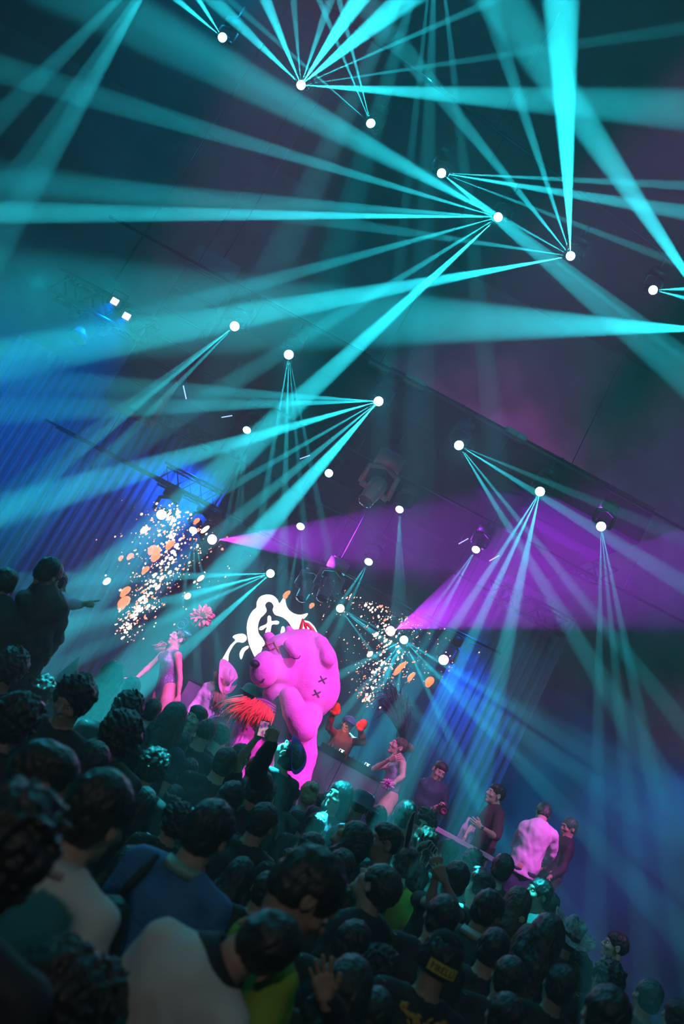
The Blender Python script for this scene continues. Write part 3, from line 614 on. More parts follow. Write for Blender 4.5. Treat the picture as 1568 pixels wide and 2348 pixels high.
def body_sdf(S, J, s, sex, H, cut=None):
    f = sex == 'f'; g = lambda k: np.array(J[k], float)
    pel, ch, nk, hd = g('pel'), g('chest'), g('neck'), g('head')
    ax_s = unit(g('shR') - g('shL')); ax_h = unit(g('hipR') - g('hipL')); up = unit(ch - pel)
    Mc = np.stack([ax_s, unit(np.cross(up, ax_s)), unit(np.cross(ax_s, np.cross(up, ax_s)))], 1); Mp = np.stack([ax_h, unit(np.cross(up, ax_h)), unit(np.cross(ax_h, np.cross(up, ax_h)))], 1)
    w = .88 if f else 1.
    S.ell(ch + up * .0, npv(.145 * w, .108, .17) * s, Mc, .04 * s); S.ell(pel, npv(.152, .108, .12) * s, Mp, .04 * s)
    for sg in (-.05, .05):
        S.cone(pel + ax_h * sg * s, ch + ax_s * sg * s, .095 * s * (.92 if f else 1), .10 * s * w, .04 * s)
    fw = Mc[:, 1]
    if f:
        for sg in (-1, 1): S.ell(ch + ax_s * (.068 * sg * s) + fw * .085 * s + up * .02 * s, npv(.052, .05, .052) * s, Mc, .02 * s)
    for sg in (-1, 1): S.ell(pel + Mp[:, 0] * (.07 * sg * s) - Mp[:, 1] * .06 * s - up * .05 * s, npv(.075, .07, .08) * s, Mp, .03 * s)
    S.cone(nk - up * .05 * s, hd - H[:, 2] * .06 * s - H[:, 1] * .02 * s, (.052 if f else .06) * s, (.048 if f else .056) * s, .025 * s)
    for a in 'LR':
        S.cone(nk - up * .03 * s, g('sh' + a), .05 * s * w, .046 * s * w, .03 * s)
        sh, el, wr = g('sh' + a), g('el' + a), g('wr' + a)
        S.chain([sh, sh * .6 + el * .4, el, el * .7 + wr * .3, wr], [.055 * s * w, .046 * s * w, .036 * s * w, .038 * s * w, .024 * s * w], .015 * s, .03 * s)
        hp, kn, an = g('hip' + a), g('kn' + a), g('an' + a); th = 1.12 if f else 1.
        S.chain([hp, hp * .6 + kn * .4, kn, kn * .7 + an * .3, an], [.088 * s * th, .080 * s * th, .052 * s, .056 * s, .034 * s], .02 * s, .03 * s)
        S.chain([an, g('toe' + a)], [.034 * s, .026 * s], .02 * s); 
def stand(sex='m', lean=(0, 0), **kw):
    w = .9 if sex == 'f' else 1.
    J = dict(pel=(0, 0, .96), chest=(0, -.005, 1.30), neck=(0, -.02, 1.47), head=(0, .015, 1.62))
    for a, sg in (('L', -1), ('R', 1)):
        J['sh' + a] = (sg * .178 * w, -.015, 1.415); J['el' + a] = (sg * .225 * w, -.02, 1.13); J['wr' + a] = (sg * .215 * w, .06, .89)
        J['hip' + a] = (sg * .088, 0, .92); J['kn' + a] = (sg * .098, .015, .5); J['an' + a] = (sg * .10, -.02, .085); J['toe' + a] = (sg * .125, .12, .028)
    J.update(kw); return J
def look(yaw=0, pitch=0, roll=0):
    Rz = Matrix.Rotation(math.radians(yaw), 3, 'Z') @ Matrix.Rotation(math.radians(pitch), 3, 'X') @ Matrix.Rotation(math.radians(roll), 3, 'Y')
    return np.array(Rz)
def sdf_box(J, c, f, head, s, pad=.17):
    P_ = np.array([v for k, v in J.items() if not k.startswith('hand')], float); lo = P_.min(0) - pad * s; hi = P_.max(0) + pad * s; hd = np.array(head)
    fn = lambda i, lo_, hi_: axis(lo_, hi_, c, [(hd[i] - .15 * s, hd[i] + .15 * s, f)])
    lo[2] = min(lo[2], P_[:, 2].min() - .04)
    return Sdf(fn(0, lo[0], hi[0]), fn(1, lo[1], hi[1]), fn(2, lo[2], hi[2]))
def body_mesh(J, s=1., sex='m', H=None, hands=('relaxed', 'relaxed'), c=.018, f=.0065, feet=True, mouth=0):
    H = np.eye(3) if H is None else H; S = sdf_box(J, c * s, f * s, J['head'], s); body_sdf(S, J, s, sex, H); head_sdf(S, H, np.array(J['head'], float), s, sex == 'f', mouth)
    parts = [S.mesh() + (0,)]
    for a, kd in zip('LR', hands):
        if not kd: continue
        el, wr = np.array(J['el' + a], float), np.array(J['wr' + a], float)
        hd = J.get('hand' + a) or (wr - el, npv(1 if a == 'L' else -1, 0, -.1))
        parts.append(place_hand(wr, hd[0], hd[1], kd, a == 'L', s) + (0,))
    # eyes: white ball and dark iris set into the sockets
    hc = np.array(J['head'], float)
    for sx in (-1, 1):
        for r, off, mi in ((.0105, -.0055, 1), (.0062, .0006, 2)):
            mb = MB(); mb.ball((0, 0, 0), r * s, 8); vv = np.array([tuple(v) for v in mb.v]); qq = np.array([tuple(f_) if len(f_) == 4 else tuple(f_) + (f_[-1],) for f_ in mb.f if len(f_) == 4])
            parts.append((vv + hc + H @ npv(sx * .031, .088 + off, .005) * s, qq, mi))
    return parts
def clothes_top(J, s, sex, H, sleeve=.45, infl=.014, hem=-.10, wr=.004, seed=1, neckline=.068, c=.016):
    """shirt following the body: sleeve 0..2 (1 = elbow, 2 = wrist), hem below the pelvis joint"""
    S = sdf_box({k: v for k, v in J.items() if k[:2] in ('pe', 'ch', 'ne', 'sh', 'el', 'wr', 'hi')}, c * s, .012 * s, J['chest'], s, .2)
    f = sex == 'f'; g = lambda k: np.array(J[k], float); pel, ch, nk = g('pel'), g('chest'), g('neck'); i = infl
    ax_s = unit(g('shR') - g('shL')); ax_h = unit(g('hipR') - g('hipL')); up = unit(ch - pel); w = .88 if f else 1.
    Mc = np.stack([ax_s, unit(np.cross(up, ax_s)), unit(np.cross(ax_s, np.cross(up, ax_s)))], 1); Mp = np.stack([ax_h, unit(np.cross(up, ax_h)), unit(np.cross(ax_h, np.cross(up, ax_h)))], 1)
    S.ell(ch, (npv(.145 * w, .108, .17) + i) * s, Mc, .04 * s); S.ell(pel, (npv(.152, .108, .13) + i) * s, Mp, .04 * s)
    for sg in (-.05, .05): S.cone(pel + ax_h * sg * s - up * .1 * s, ch + ax_s * sg * s, (.105 + i) * s, (.10 + i) * s * w, .04 * s)
    if f:
        for sg in (-1, 1): S.ell(ch + ax_s * (.068 * sg * s) + Mc[:, 1] * .085 * s + up * .02 * s, (npv(.052, .05, .052) + i * .7) * s, Mc, .02 * s)
    S.cone(nk - up * .06 * s, nk + up * .0, (.06 + i) * s, (.052 + i) * s, .03 * s)
    for a in 'LR':
        S.cone(nk - up * .03 * s, g('sh' + a), (.05 * w + i) * s, (.046 * w + i) * s, .03 * s)
        sh, el, wr_ = g('sh' + a), g('el' + a), g('wr' + a)
        if sleeve <= 1:
            if sleeve > 0: S.cone(sh - ax_s * 0, sh + (el - sh) * sleeve, (.050 * w + i * .8) * s, (.046 * w + i * 1.2) * s, .02 * s)
        else:
            e2 = el + (wr_ - el) * (sleeve - 1); S.chain([sh, sh * .5 + el * .5, el, el * .5 + e2 * .5, e2], [(.050 * w + i * .8) * s, (.046 * w + i * .8) * s, (.036 * w + i) * s, (.037 * w + i * .9) * s, (.026 * w + i) * s], .015 * s, .02 * s)
    if wr: S.noise(wr * s, 16 / s, seed, (1, 1, 1.6)); S.noise(wr * .6 * s, 34 / s, seed + 9)
    nd = unit(np.array(J['head']) - nk); S.cone(nk + nd * (.012 * s), nk + nd * .14 * s, neckline * s, neckline * s * 1.2, .008 * s, True)
    S.plane_cut(pel + up * hem * s, -up)
    for a in 'LR':
        sh, el = g('sh' + a), g('el' + a)
        if 0 < sleeve <= 1: pass
    return [S.mesh() + (0,)]
def clothes_legs(J, s, infl=.010, length=1.9, seed=4, waist=-.01, c=.018):
    S = sdf_box({k: v for k, v in J.items() if k[:2] in ('pe', 'hi', 'kn', 'an')}, c * s, c * s, J['pel'], s, .2)
    g = lambda k: np.array(J[k], float); pel, ch = g('pel'), g('chest'); ax_h = unit(g('hipR') - g('hipL')); up = unit(ch - pel); i = infl
    Mp = np.stack([ax_h, unit(np.cross(up, ax_h)), unit(np.cross(ax_h, np.cross(up, ax_h)))], 1)
    S.ell(pel, (npv(.154, .11, .13) + i) * s, Mp, .04 * s)
    for sg in (-1, 1): S.ell(pel + Mp[:, 0] * (.07 * sg * s) - Mp[:, 1] * .06 * s - up * .05 * s, (npv(.075, .07, .08) + i) * s, Mp, .03 * s)
    for a in 'LR':
        hp, kn, an = g('hip' + a), g('kn' + a), g('an' + a)
        pts = [hp, hp * .5 + kn * .5, kn] + ([kn + (an - kn) * .5 * (length - 1), kn + (an - kn) * (length - 1)] if length > 1 else [])
        S.chain(pts, [(.102 + i) * s, (.088 + i) * s, (.058 + i) * s, (.056 + i) * s, (.045 + i) * s][:len(pts)], .02 * s, .03 * s)
    S.noise(.004 * s, 18 / s, seed); S.plane_cut(pel + up * waist * s, up)
    return [S.mesh() + (0,)]
_hair = {}
def hair_mesh(style, seed=0):
    """hair around a head whose centre is 0, face towards +Y"""
    k = (style, seed)
    if k in _hair: return _hair[k]
    big = style in ('long', 'wavy', 'ponytail', 'blown')
    S = Sdf(axis(-.19, .19, .0065), axis(-.26, .16, .0065), axis(-.62 if big else -.17, .22, .0065))
    add = {'short': .011, 'fade': .006, 'curly': .024, 'afro': .045, 'long': .014, 'wavy': .022, 'bun': .010, 'ponytail': .010, 'quiff': .012, 'buzz': .005, 'cap': .014, 'messy': .020, 'blown': .016}[style]
    a = add
    if style in ('fade', 'quiff'):
        S.ell((0, -.014, .03), (.080, .101, .090), None, .01); S.ell((0, -.0, .070), (.078, .098, .062), None, .015)
        if style == 'quiff': S.ell((0, .07, .105), (.055, .045, .038), None, .02)
    else:
        S.ell((0, -.014, .034), (.077 + a, .097 + a, .089 + a), None, .01)
        if style not in ('buzz', 'cap'): S.ell((0, -.05, -.03), (.066 + a * .6, .052 + a, .060), None, .03)
    if style == 'curly': S.ell((0, .03, .095), (.075, .08, .05), None, .02)
    if big:
        for sx in (-1, 1):
            if style != 'ponytail': S.chain([(sx * .065, -.01, .0), (sx * .085, -.03, -.12), (sx * .085, -.06, -.28), (sx * .06, -.09, -.46)], (.034, .040, .042, .022), .03)
        if style != 'ponytail': S.chain([(0, -.06, .0), (0, -.085, -.15), (0, -.11, -.35), (0, -.12, -.52)], (.085, .078, .070, .03), .03)
        else: S.ell((0, -.115, .05), (.03, .03, .03), None, .015); S.chain([(0, -.12, .05), (0, -.16, .0), (.01, -.165, -.15), (.015, -.14, -.34)], (.028, .034, .034, .012), .02)
    if style == 'bun': S.ell((0, -.10, .095), (.046, .046, .042), None, .012)
    amp, fr = {'curly': (.011, 62), 'afro': (.010, 75), 'messy': (.010, 48), 'wavy': (.009, 40), 'blown': (.008, 42)}.get(style, (.0035, 85))
    S.noise(amp, fr, seed, (1, 1, .35) if big or style in ('short', 'bun') else (1, 1, 1))
    S.noise(amp * .4, fr * 2.1, seed + 3, (1, 1, .4) if big else (1, 1, .8))
    fy = .118 if style != 'cap' else .125
    S.ell((0, fy, -.040), (.074, .078, .094), None, .012, True)           # clears the face
    if not big:
        for sx in (-1, 1): S.ell((sx * .088, .012, -.035), (.030, .040, .050), None, .008, True)   # clears the ears
        S.ell((0, -.02, -.155), (.12, .16, .075), None, .012, True)         # nape line
    _hair[k] = S.mesh(); return _hair[k]
def hat_mb(kind):
    mb = MB()
    if kind == 'cowboy':
        n = 40; rings = []
        prof = [(.0, .115, 0), (.055, .125, 0), (.085, .115, 0), (.098, .06, 0), (.104, .0, 0), (.125, -.006, .2), (.175, -.002, .9), (.215, .0, 1.35), (.218, -.006, 1.35), (.175, -.012, .9), (.12, -.02, .2), (.098, -.02, 0)]
        for r, z, rise in prof:
            ring = []
            for k in range(n):
                t = 2 * math.pi * k / n; x = r * math.cos(t) * .92; y = r * math.sin(t) * 1.15
                zz = z + rise * .055 * abs(math.cos(t)) ** 2.2
                if z > .1: zz -= .035 * max(0, 1 - abs(math.cos(t)) * 2.2) * (r / .085 if r else 1) + (.03 if r < .02 else 0)
                ring.append((x, y, zz))
            rings.append(ring)
        vs = [v for r in rings for v in r]; mb.add(vs, [(i * n + k, i * n + (k + 1) % n, (i + 1) * n + (k + 1) % n, (i + 1) * n + k) for i in range(len(rings) - 1) for k in range(n)])
    elif kind == 'party':
        mb.lathe([(.075, 0), (.0, .17), (.0, .165), (.072, 0)], (0, 0, 0), None, 28)
    return mb
def child_mesh(name, parts, mats, root, loc=(0, 0, 0), R=None, sc_=1.):
    me = parts if isinstance(parts, bpy.types.Mesh) else np_mesh(name, parts, mats)
    o = bpy.data.objects.new(name, me); COL.objects.link(o); o.parent = root; o.location = Vector([float(x) for x in loc])
    if R is not None: o.rotation_euler = Matrix(np.array(R).tolist()).to_euler()
    o.scale = (sc_, sc_, sc_); return o
def setmats(o, ms):
    for i, m_ in enumerate(ms):
        if i < len(o.material_slots): o.material_slots[i].link = 'OBJECT'; o.material_slots[i].material = m_
def strands(paths, r, taper=.3, n=5):
    mb = MB()
    for p in paths: mb.tube(p, [r * (1 - (1 - taper) * i / (len(p) - 1)) for i in range(len(p))], n)
    return mb
# ---------------------------------------------------------------- people on the stage
def M_(name, c, **k): return mat(name, c, **k)
BODY = [M_SKIN, M_EYEW, M_EYE]
RZ = 1.24
b = MB(); x0 = P(300, 1700, 12.2).x - .9; x1 = P(900, 1900, 12.2).x + .6; b.box(((x0 + x1) / 2, 12.2, (STZ + RZ) / 2), (x1 - x0, 1.7, RZ - STZ)); struct('floor_riser', b, M_STAGE)
def posed(label, Y, floor, px, sex='m', s=1., fwd=(0, -1, 0), hup=None, hands=('relaxed', 'relaxed'), hand_px={}, top=None, legs=None, hair=None, hairmat=None, skin=None, group=None, mouth=0, shoes=True, base='person', cat='person'):
    """px: joint -> (px, py[, y]) in the photograph; feet go to the floor"""
    W = {k: np.array(P(v[0], v[1], v[2] if len(v) > 2 else Y)) for k, v in px.items()}
    dn = np.array([0, 0, -1.])
    for a in 'LR':
        if 'kn' + a not in W: W['kn' + a] = W['hip' + a] + dn * .42 * s + unit(npv(*fwd)) * .03
        if 'an' + a not in W: W['an' + a] = np.array([W['kn' + a][0], W['kn' + a][1] + .02, floor + .085 * s])
        W['an' + a][2] = floor + .085 * s
        W['toe' + a] = W['an' + a] + unit(npv(fwd[0], fwd[1], 0)) * .15 * s; W['toe' + a][2] = floor + .028
    base_ = np.array([(W['anL'][0] + W['anR'][0]) / 2, (W['anL'][1] + W['anR'][1]) / 2, floor])
    J = {k: tuple(v - base_) for k, v in W.items()}
    for a in 'LR':
        if a in hand_px:
            h = hand_px[a]; J['hand' + a] = (np.array(P(h[0], h[1], h[2])) - W['wr' + a], npv(*h[3]))
    H = frame(npv(*fwd), npv(*(hup or (0, 0, 1))))
    root = tag(empty(base, base_), label, cat, group)
    sk = skin or M_SKIN
    child_mesh('body', body_mesh(J, s, sex, H, hands, c=.016, f=.0055, mouth=mouth), [sk, M_EYEW, M_EYE], root)
    if top: child_mesh(top.get('name', 'shirt'), clothes_top(J, s, sex, H, **{k: v for k, v in top.items() if k not in ('name', 'm')}), top['m'], root)
    if legs: child_mesh(legs.get('name', 'trousers'), clothes_legs(J, s, **{k: v for k, v in legs.items() if k not in ('name', 'm')}), legs['m'], root)
    if hair: child_mesh('hair', [hair_mesh(hair) + (0,)], hairmat or M_HAIR, root, J['head'], H, s)
    for a in 'LR' if shoes else '':
        mb = MB(); an = Vector(J['an' + a]); f = Vector(fwd); f.z = 0; f.normalize()
        mb.ball(an + f * .075 * s + Vector((0, 0, -.045 * s)), (.047 * s, .135 * s, .042 * s), 12, basis(Vector((0, 0, 1)), f).copy() if False else Matrix((f.cross(Vector((0, 0, 1))), f, Vector((0, 0, 1)))).transposed())
        mb.tube([an + Vector((0, 0, -.04)), an + Vector((0, 0, .04))], .045 * s, 10); _b(mb, 'shoe', M_BLACK, root)
    return root, J, H, W, base_
M_SEQ = mat('silver_sequins', (.55, .58, .66), .25, metal=.7, noise=(70, (.2, .2, .3)), bump=(160, .8))
M_BLK = mat('black_cloth', (.02, .02, .023), .7, bump=(30, .3)); M_NAVY = mat('navy_cloth', (.03, .04, .09), .7, bump=(30, .3))
M_MAROON = mat('maroon_cloth', (.12, .03, .06), .7, bump=(30, .3)); M_PINKSH = mat('pink_white_cloth', (.80, .62, .74), .65, bump=(14, .5))
M_JEANS = mat('dark_jeans', (.04, .05, .09), .75, bump=(40, .3)); M_GREY = mat('grey_cloth', (.25, .26, .27), .7, bump=(25, .3))
# dancer standing at the right end of the booth
root, J, H, W, B0 = posed('standing dancer in silver sequined leotard with tall black feather headpiece and hair bun', 12.2, RZ,
    dict(head=(913, 1713), neck=(921, 1738), chest=(908, 1772), pel=(888, 1818), shL=(922, 1752, 12.06), shR=(908, 1748, 12.34), elL=(923, 1780, 12.0), wrL=(900, 1797, 11.93), elR=(857, 1763, 12.2), wrR=(893, 1742, 12.02),
         hipL=(893, 1826, 12.12), hipR=(882, 1822, 12.30), knL=(866, 1892, 12.0), knR=(852, 1884, 12.25), anL=(840, 1965, 12.05), anR=(822, 1960, 12.35)),
    'f', 1.0, (-1, -.25, .12), hands=('relaxed', 'relaxed'), hand_px={'R': (912, 1738, 11.95, (0, 1, 0)), 'L': (884, 1800, 11.9, (0, 1, 0))},
    top=dict(name='leotard', m=M_SEQ, sleeve=0, infl=.006, hem=-.17, wr=.001, neckline=.10), hair='buzz', hairmat=M_HAIRB, mouth=1)
o = MB(); o.ball(Vector(J['head']) + Vector(H @ npv(0, -.135, .07)), (.062, .062, .058), 14); _b(o, 'hair_bun', M_HAIRB, root)
rs = random.Random(2); hd = Vector(J['head']); top = Vector(H @ npv(0, .0, .11)); upv = Vector(H @ npv(0, .02, 1))
pts = []
tip = Vector(P(918, 1600, 12.2)) - Vector(B0)
for i in range(130):
    a_ = hd + top + Vector((rs.gauss(0, .012), rs.gauss(0, .012), 0)); t_ = tip + Vector((rs.gauss(-.05, .09), rs.gauss(0, .07), rs.gauss(-.05, .07)))
    md = a_ * .5 + t_ * .5 + Vector((rs.gauss(0, .02), rs.gauss(0, .02), .02)); e = t_ + Vector((rs.gauss(0, .07), rs.gauss(0, .06), rs.gauss(-.02, .07)))
    pts.append([a_, md, t_, e])
mb = strands(pts, .007, .5); _b(mb, 'feather_plume', mat('black_feathers', (.03, .02, .04), .5, noise=(20, (.10, .03, .10))), root)
mb = strands([[tip + Vector((-.12, 0, -.05)), tip + Vector((-.22, -.02, -.06 - .02 * k)), tip + Vector((-.29, -.03, -.10 - .03 * k))] for k in range(4)], .012); _b(mb, 'green_feathers', mat('green_feathers', (.02, .5, .3), .5), root)
mb = MB(); fl = Vector(P(889, 1799, 11.88)) - Vector(B0)
for i in range(44):
    d = Vector((rs.gauss(0, 1), rs.gauss(0, .5) - .5, rs.gauss(0, 1))).normalized(); mb.ball(fl + d * rs.uniform(.02, .06), (.014, .006, .030), 6, basis(d, (rs.gauss(0, 1), .3, 1)))
_b(mb, 'flower', mat('pink_petals', (.9, .2, .7), .5), root)
# dancer with the flower headdress, one arm stretched out
root, J, H, W, B0 = posed('dancer reaching one arm out, silver leotard, big flower headdress, left of the hat wearer', 12.4, RZ,
    dict(head=(408, 1464, 12.45), neck=(398, 1486), chest=(391, 1516), pel=(384, 1572), shL=(408, 1504, 12.25), shR=(384, 1490, 12.52), elL=(413, 1556, 12.2), wrL=(409, 1600, 12.15), elR=(347, 1525, 12.55), wrR=(309, 1558, 12.5),
         hipL=(391, 1582, 12.3), hipR=(376, 1580, 12.5), knL=(374, 1648, 12.15), knR=(352, 1630, 12.5), anL=(352, 1720, 12.3), anR=(330, 1712, 12.6)),
    'f', 1.0, (-.75, -.5, .1), hands=('relaxed', 'open'), hand_px={'R': (284, 1555, 12.45, (0, -.3, -1)), 'L': (402, 1625, 12.1, (0, 1, 0))},
    top=dict(name='leotard', m=M_SEQ, sleeve=0, infl=.007, hem=-.16, wr=.002, neckline=.10), hair='buzz', hairmat=M_HAIR)
def flower(c, R, n, seed, col_a, col_b):
    rs = random.Random(seed); mb = MB()
    for i in range(n):
        d = Vector((rs.gauss(0, 1), rs.gauss(0, 1) - .4, rs.gauss(0, 1))).normalized(); l = R * rs.uniform(.7, 1); Bm = basis(d, (rs.gauss(0, 1), rs.gauss(0, 1), rs.gauss(0, 1)))
        mb.ball(c + d * l * .5, (l * .17, l * .05, l * .52), 8, Bm, 0 if rs.random() < .6 else 1)
    return mb
fc = Vector(P(463, 1414, 12.4)) - Vector(B0)
_b(flower(fc, .17, 90, 4, 0, 1), 'headdress_flower', [mat('coral_petals', (.75, .22, .25), .5), mat('yellow_petals', (.75, .6, .35), .5)], root)
mb = MB(); hd = Vector(J['head'])
mb.tube([hd + Vector((0, 0, .09)), (hd + fc) * .5 + Vector((-.03, 0, .08)), fc], [.03, .012, .01], 8)
for k in range(4):
    c_ = hd + Vector((.02 * k - .05, 0, .16 + .05 * k)); mb.tube([c_ + Vector((math.cos(t) * .045, .02 * t / 6, math.sin(t) * .045)) for t in np.arange(0, 5.6, .5)], .006, 6)
_b(mb, 'headdress_wire', mat('green_glitter', (.05, .6, .35), .25, metal=.6), root)
mb = MB(); mb.ball(hd + Vector((.06, -.02, .10)), (.07, .05, .035), 10); _b(mb, 'headdress_leaves', mat('green_glitter', (.05, .6, .35)), root)
sh = Vector(J['shR']); mb = strands([[sh + Vector((rs.gauss(0, .03), rs.gauss(0, .03), .04)), sh + Vector((rs.uniform(-.12, .05), rs.gauss(0, .05), .06)), sh + Vector((rs.uniform(-.2, .02), rs.gauss(0, .06), rs.uniform(-.09, .02)))] for i in range(30)], .007)
_b(mb, 'shoulder_fringe', mat('coral_petals', (.75, .22, .25)), root)
# woman with pink cowboy hat seen from behind
hup = tuple(RIGHT * .75 + UPV * .25 - FWD * .45)
root, J, H, W, B0 = posed('woman leaning back in pink cowboy hat and pink jacket, holding a white bottle', 12.0, RZ,
    dict(head=(508, 1553, 11.95), neck=(492, 1567), chest=(488, 1600), pel=(486, 1652), shL=(474, 1576, 12.0), shR=(508, 1590, 12.05), elL=(450, 1613, 11.95), wrL=(427, 1641, 11.85), elR=(516, 1626, 12.1), wrR=(505, 1655, 12.0),
         hipL=(478, 1658), hipR=(498, 1665), knL=(462, 1735), knR=(482, 1742), anL=(430, 1800), anR=(455, 1810)),
    'f', .98, tuple(UPV * .8 + FWD * .5), hup, hands=('hold', 'relaxed'), hand_px={'L': (419, 1655, 11.8, (1, 0, 0))},
    top=dict(name='jacket', m=M_PINKSH, sleeve=1.95, infl=.016, hem=-.03, wr=.005, seed=3), legs=dict(name='trousers', m=M_PINKSH), hair='buzz', hairmat=M_HAIRL)
hb_ = hat_mb('cowboy'); HV = Vector(J['head']) + Vector(H @ npv(0, 0, .045))
mb = MB(); Hm = Matrix(H.tolist()); mb.add([HV + Hm @ Vector(v) * .86 for v in hb_.v], hb_.f); o = _b(mb, 'cowboy_hat', mat('pink_hat_felt', (.85, .45, .6), .5), root); sm = o.modifiers.new('t', 'SOLIDIFY'); sm.thickness = .005
mb = strands([[Vector(J['head']) + Vector(H @ npv(rs.uniform(-.06, .06), -.07, .02)), Vector(P(506 + rs.gauss(0, 5), 1575, 11.85)) - Vector(B0), Vector(P(503 + rs.gauss(0, 7), 1600 + rs.gauss(0, 5), 11.83)) - Vector(B0), Vector(P(500 + rs.gauss(0, 7), 1622 + rs.gauss(0, 8), 11.85)) - Vector(B0)] for i in range(90)], .006, .4)
_b(mb, 'hair', M_HAIRL, root)
p = P(418, 1655, 11.8); mb = MB(); mb.lathe([(0, 0), (.032, 0), (.034, .13), (.013, .18), (.013, .24), (0, .24)], (0, 0, 0), basis((-.3, 0, -1)), 14)
o = mb.build('bottle', mat('white_label_bottle', (.85, .85, .85), .3)); o.location = p; tag(o, 'white bottle held low by the woman in the pink cowboy hat', 'bottle')
# performer with green hat beside the bear
root, J, H, W, B0 = posed('performer in round green hat crouching close beside the bear muzzle, one arm out', 12.75, RZ,
    dict(head=(566, 1603), neck=(563, 1622), chest=(558, 1650), pel=(545, 1705), shL=(575, 1640, 12.8), shR=(545, 1628, 12.7), elL=(575, 1680, 12.7), wrL=(570, 1712, 12.6), elR=(525, 1617, 12.6), wrR=(506, 1611, 12.4),
         hipL=(552, 1710), hipR=(538, 1704), knL=(530, 1760, 12.6), knR=(515, 1750, 12.6), anL=(510, 1810), anR=(495, 1800)),
    'f', .9, (.35, -.9, 0), hands=('relaxed', 'open'), top=dict(m=mat('teal_cloth', (.03, .35, .38), .6), sleeve=1.9, infl=.012), legs=dict(m=M_BLK), hair='short', hairmat=M_HAIR)
mb = MB(); mb.lathe([(0, .11), (.07, .105), (.105, .07), (.12, .0), (.15, -.01), (.15, -.02), (.11, -.015), (0, -.01)], Vector(J['head']) + Vector((0, 0, .09)), None, 24); mb.ball(Vector(J['head']) + Vector((.09, 0, .17)), (.09, .08, .07), 12)
_b(mb, 'green_hat', mat('green_hat_cloth', (.03, .35, .25), .6), root)
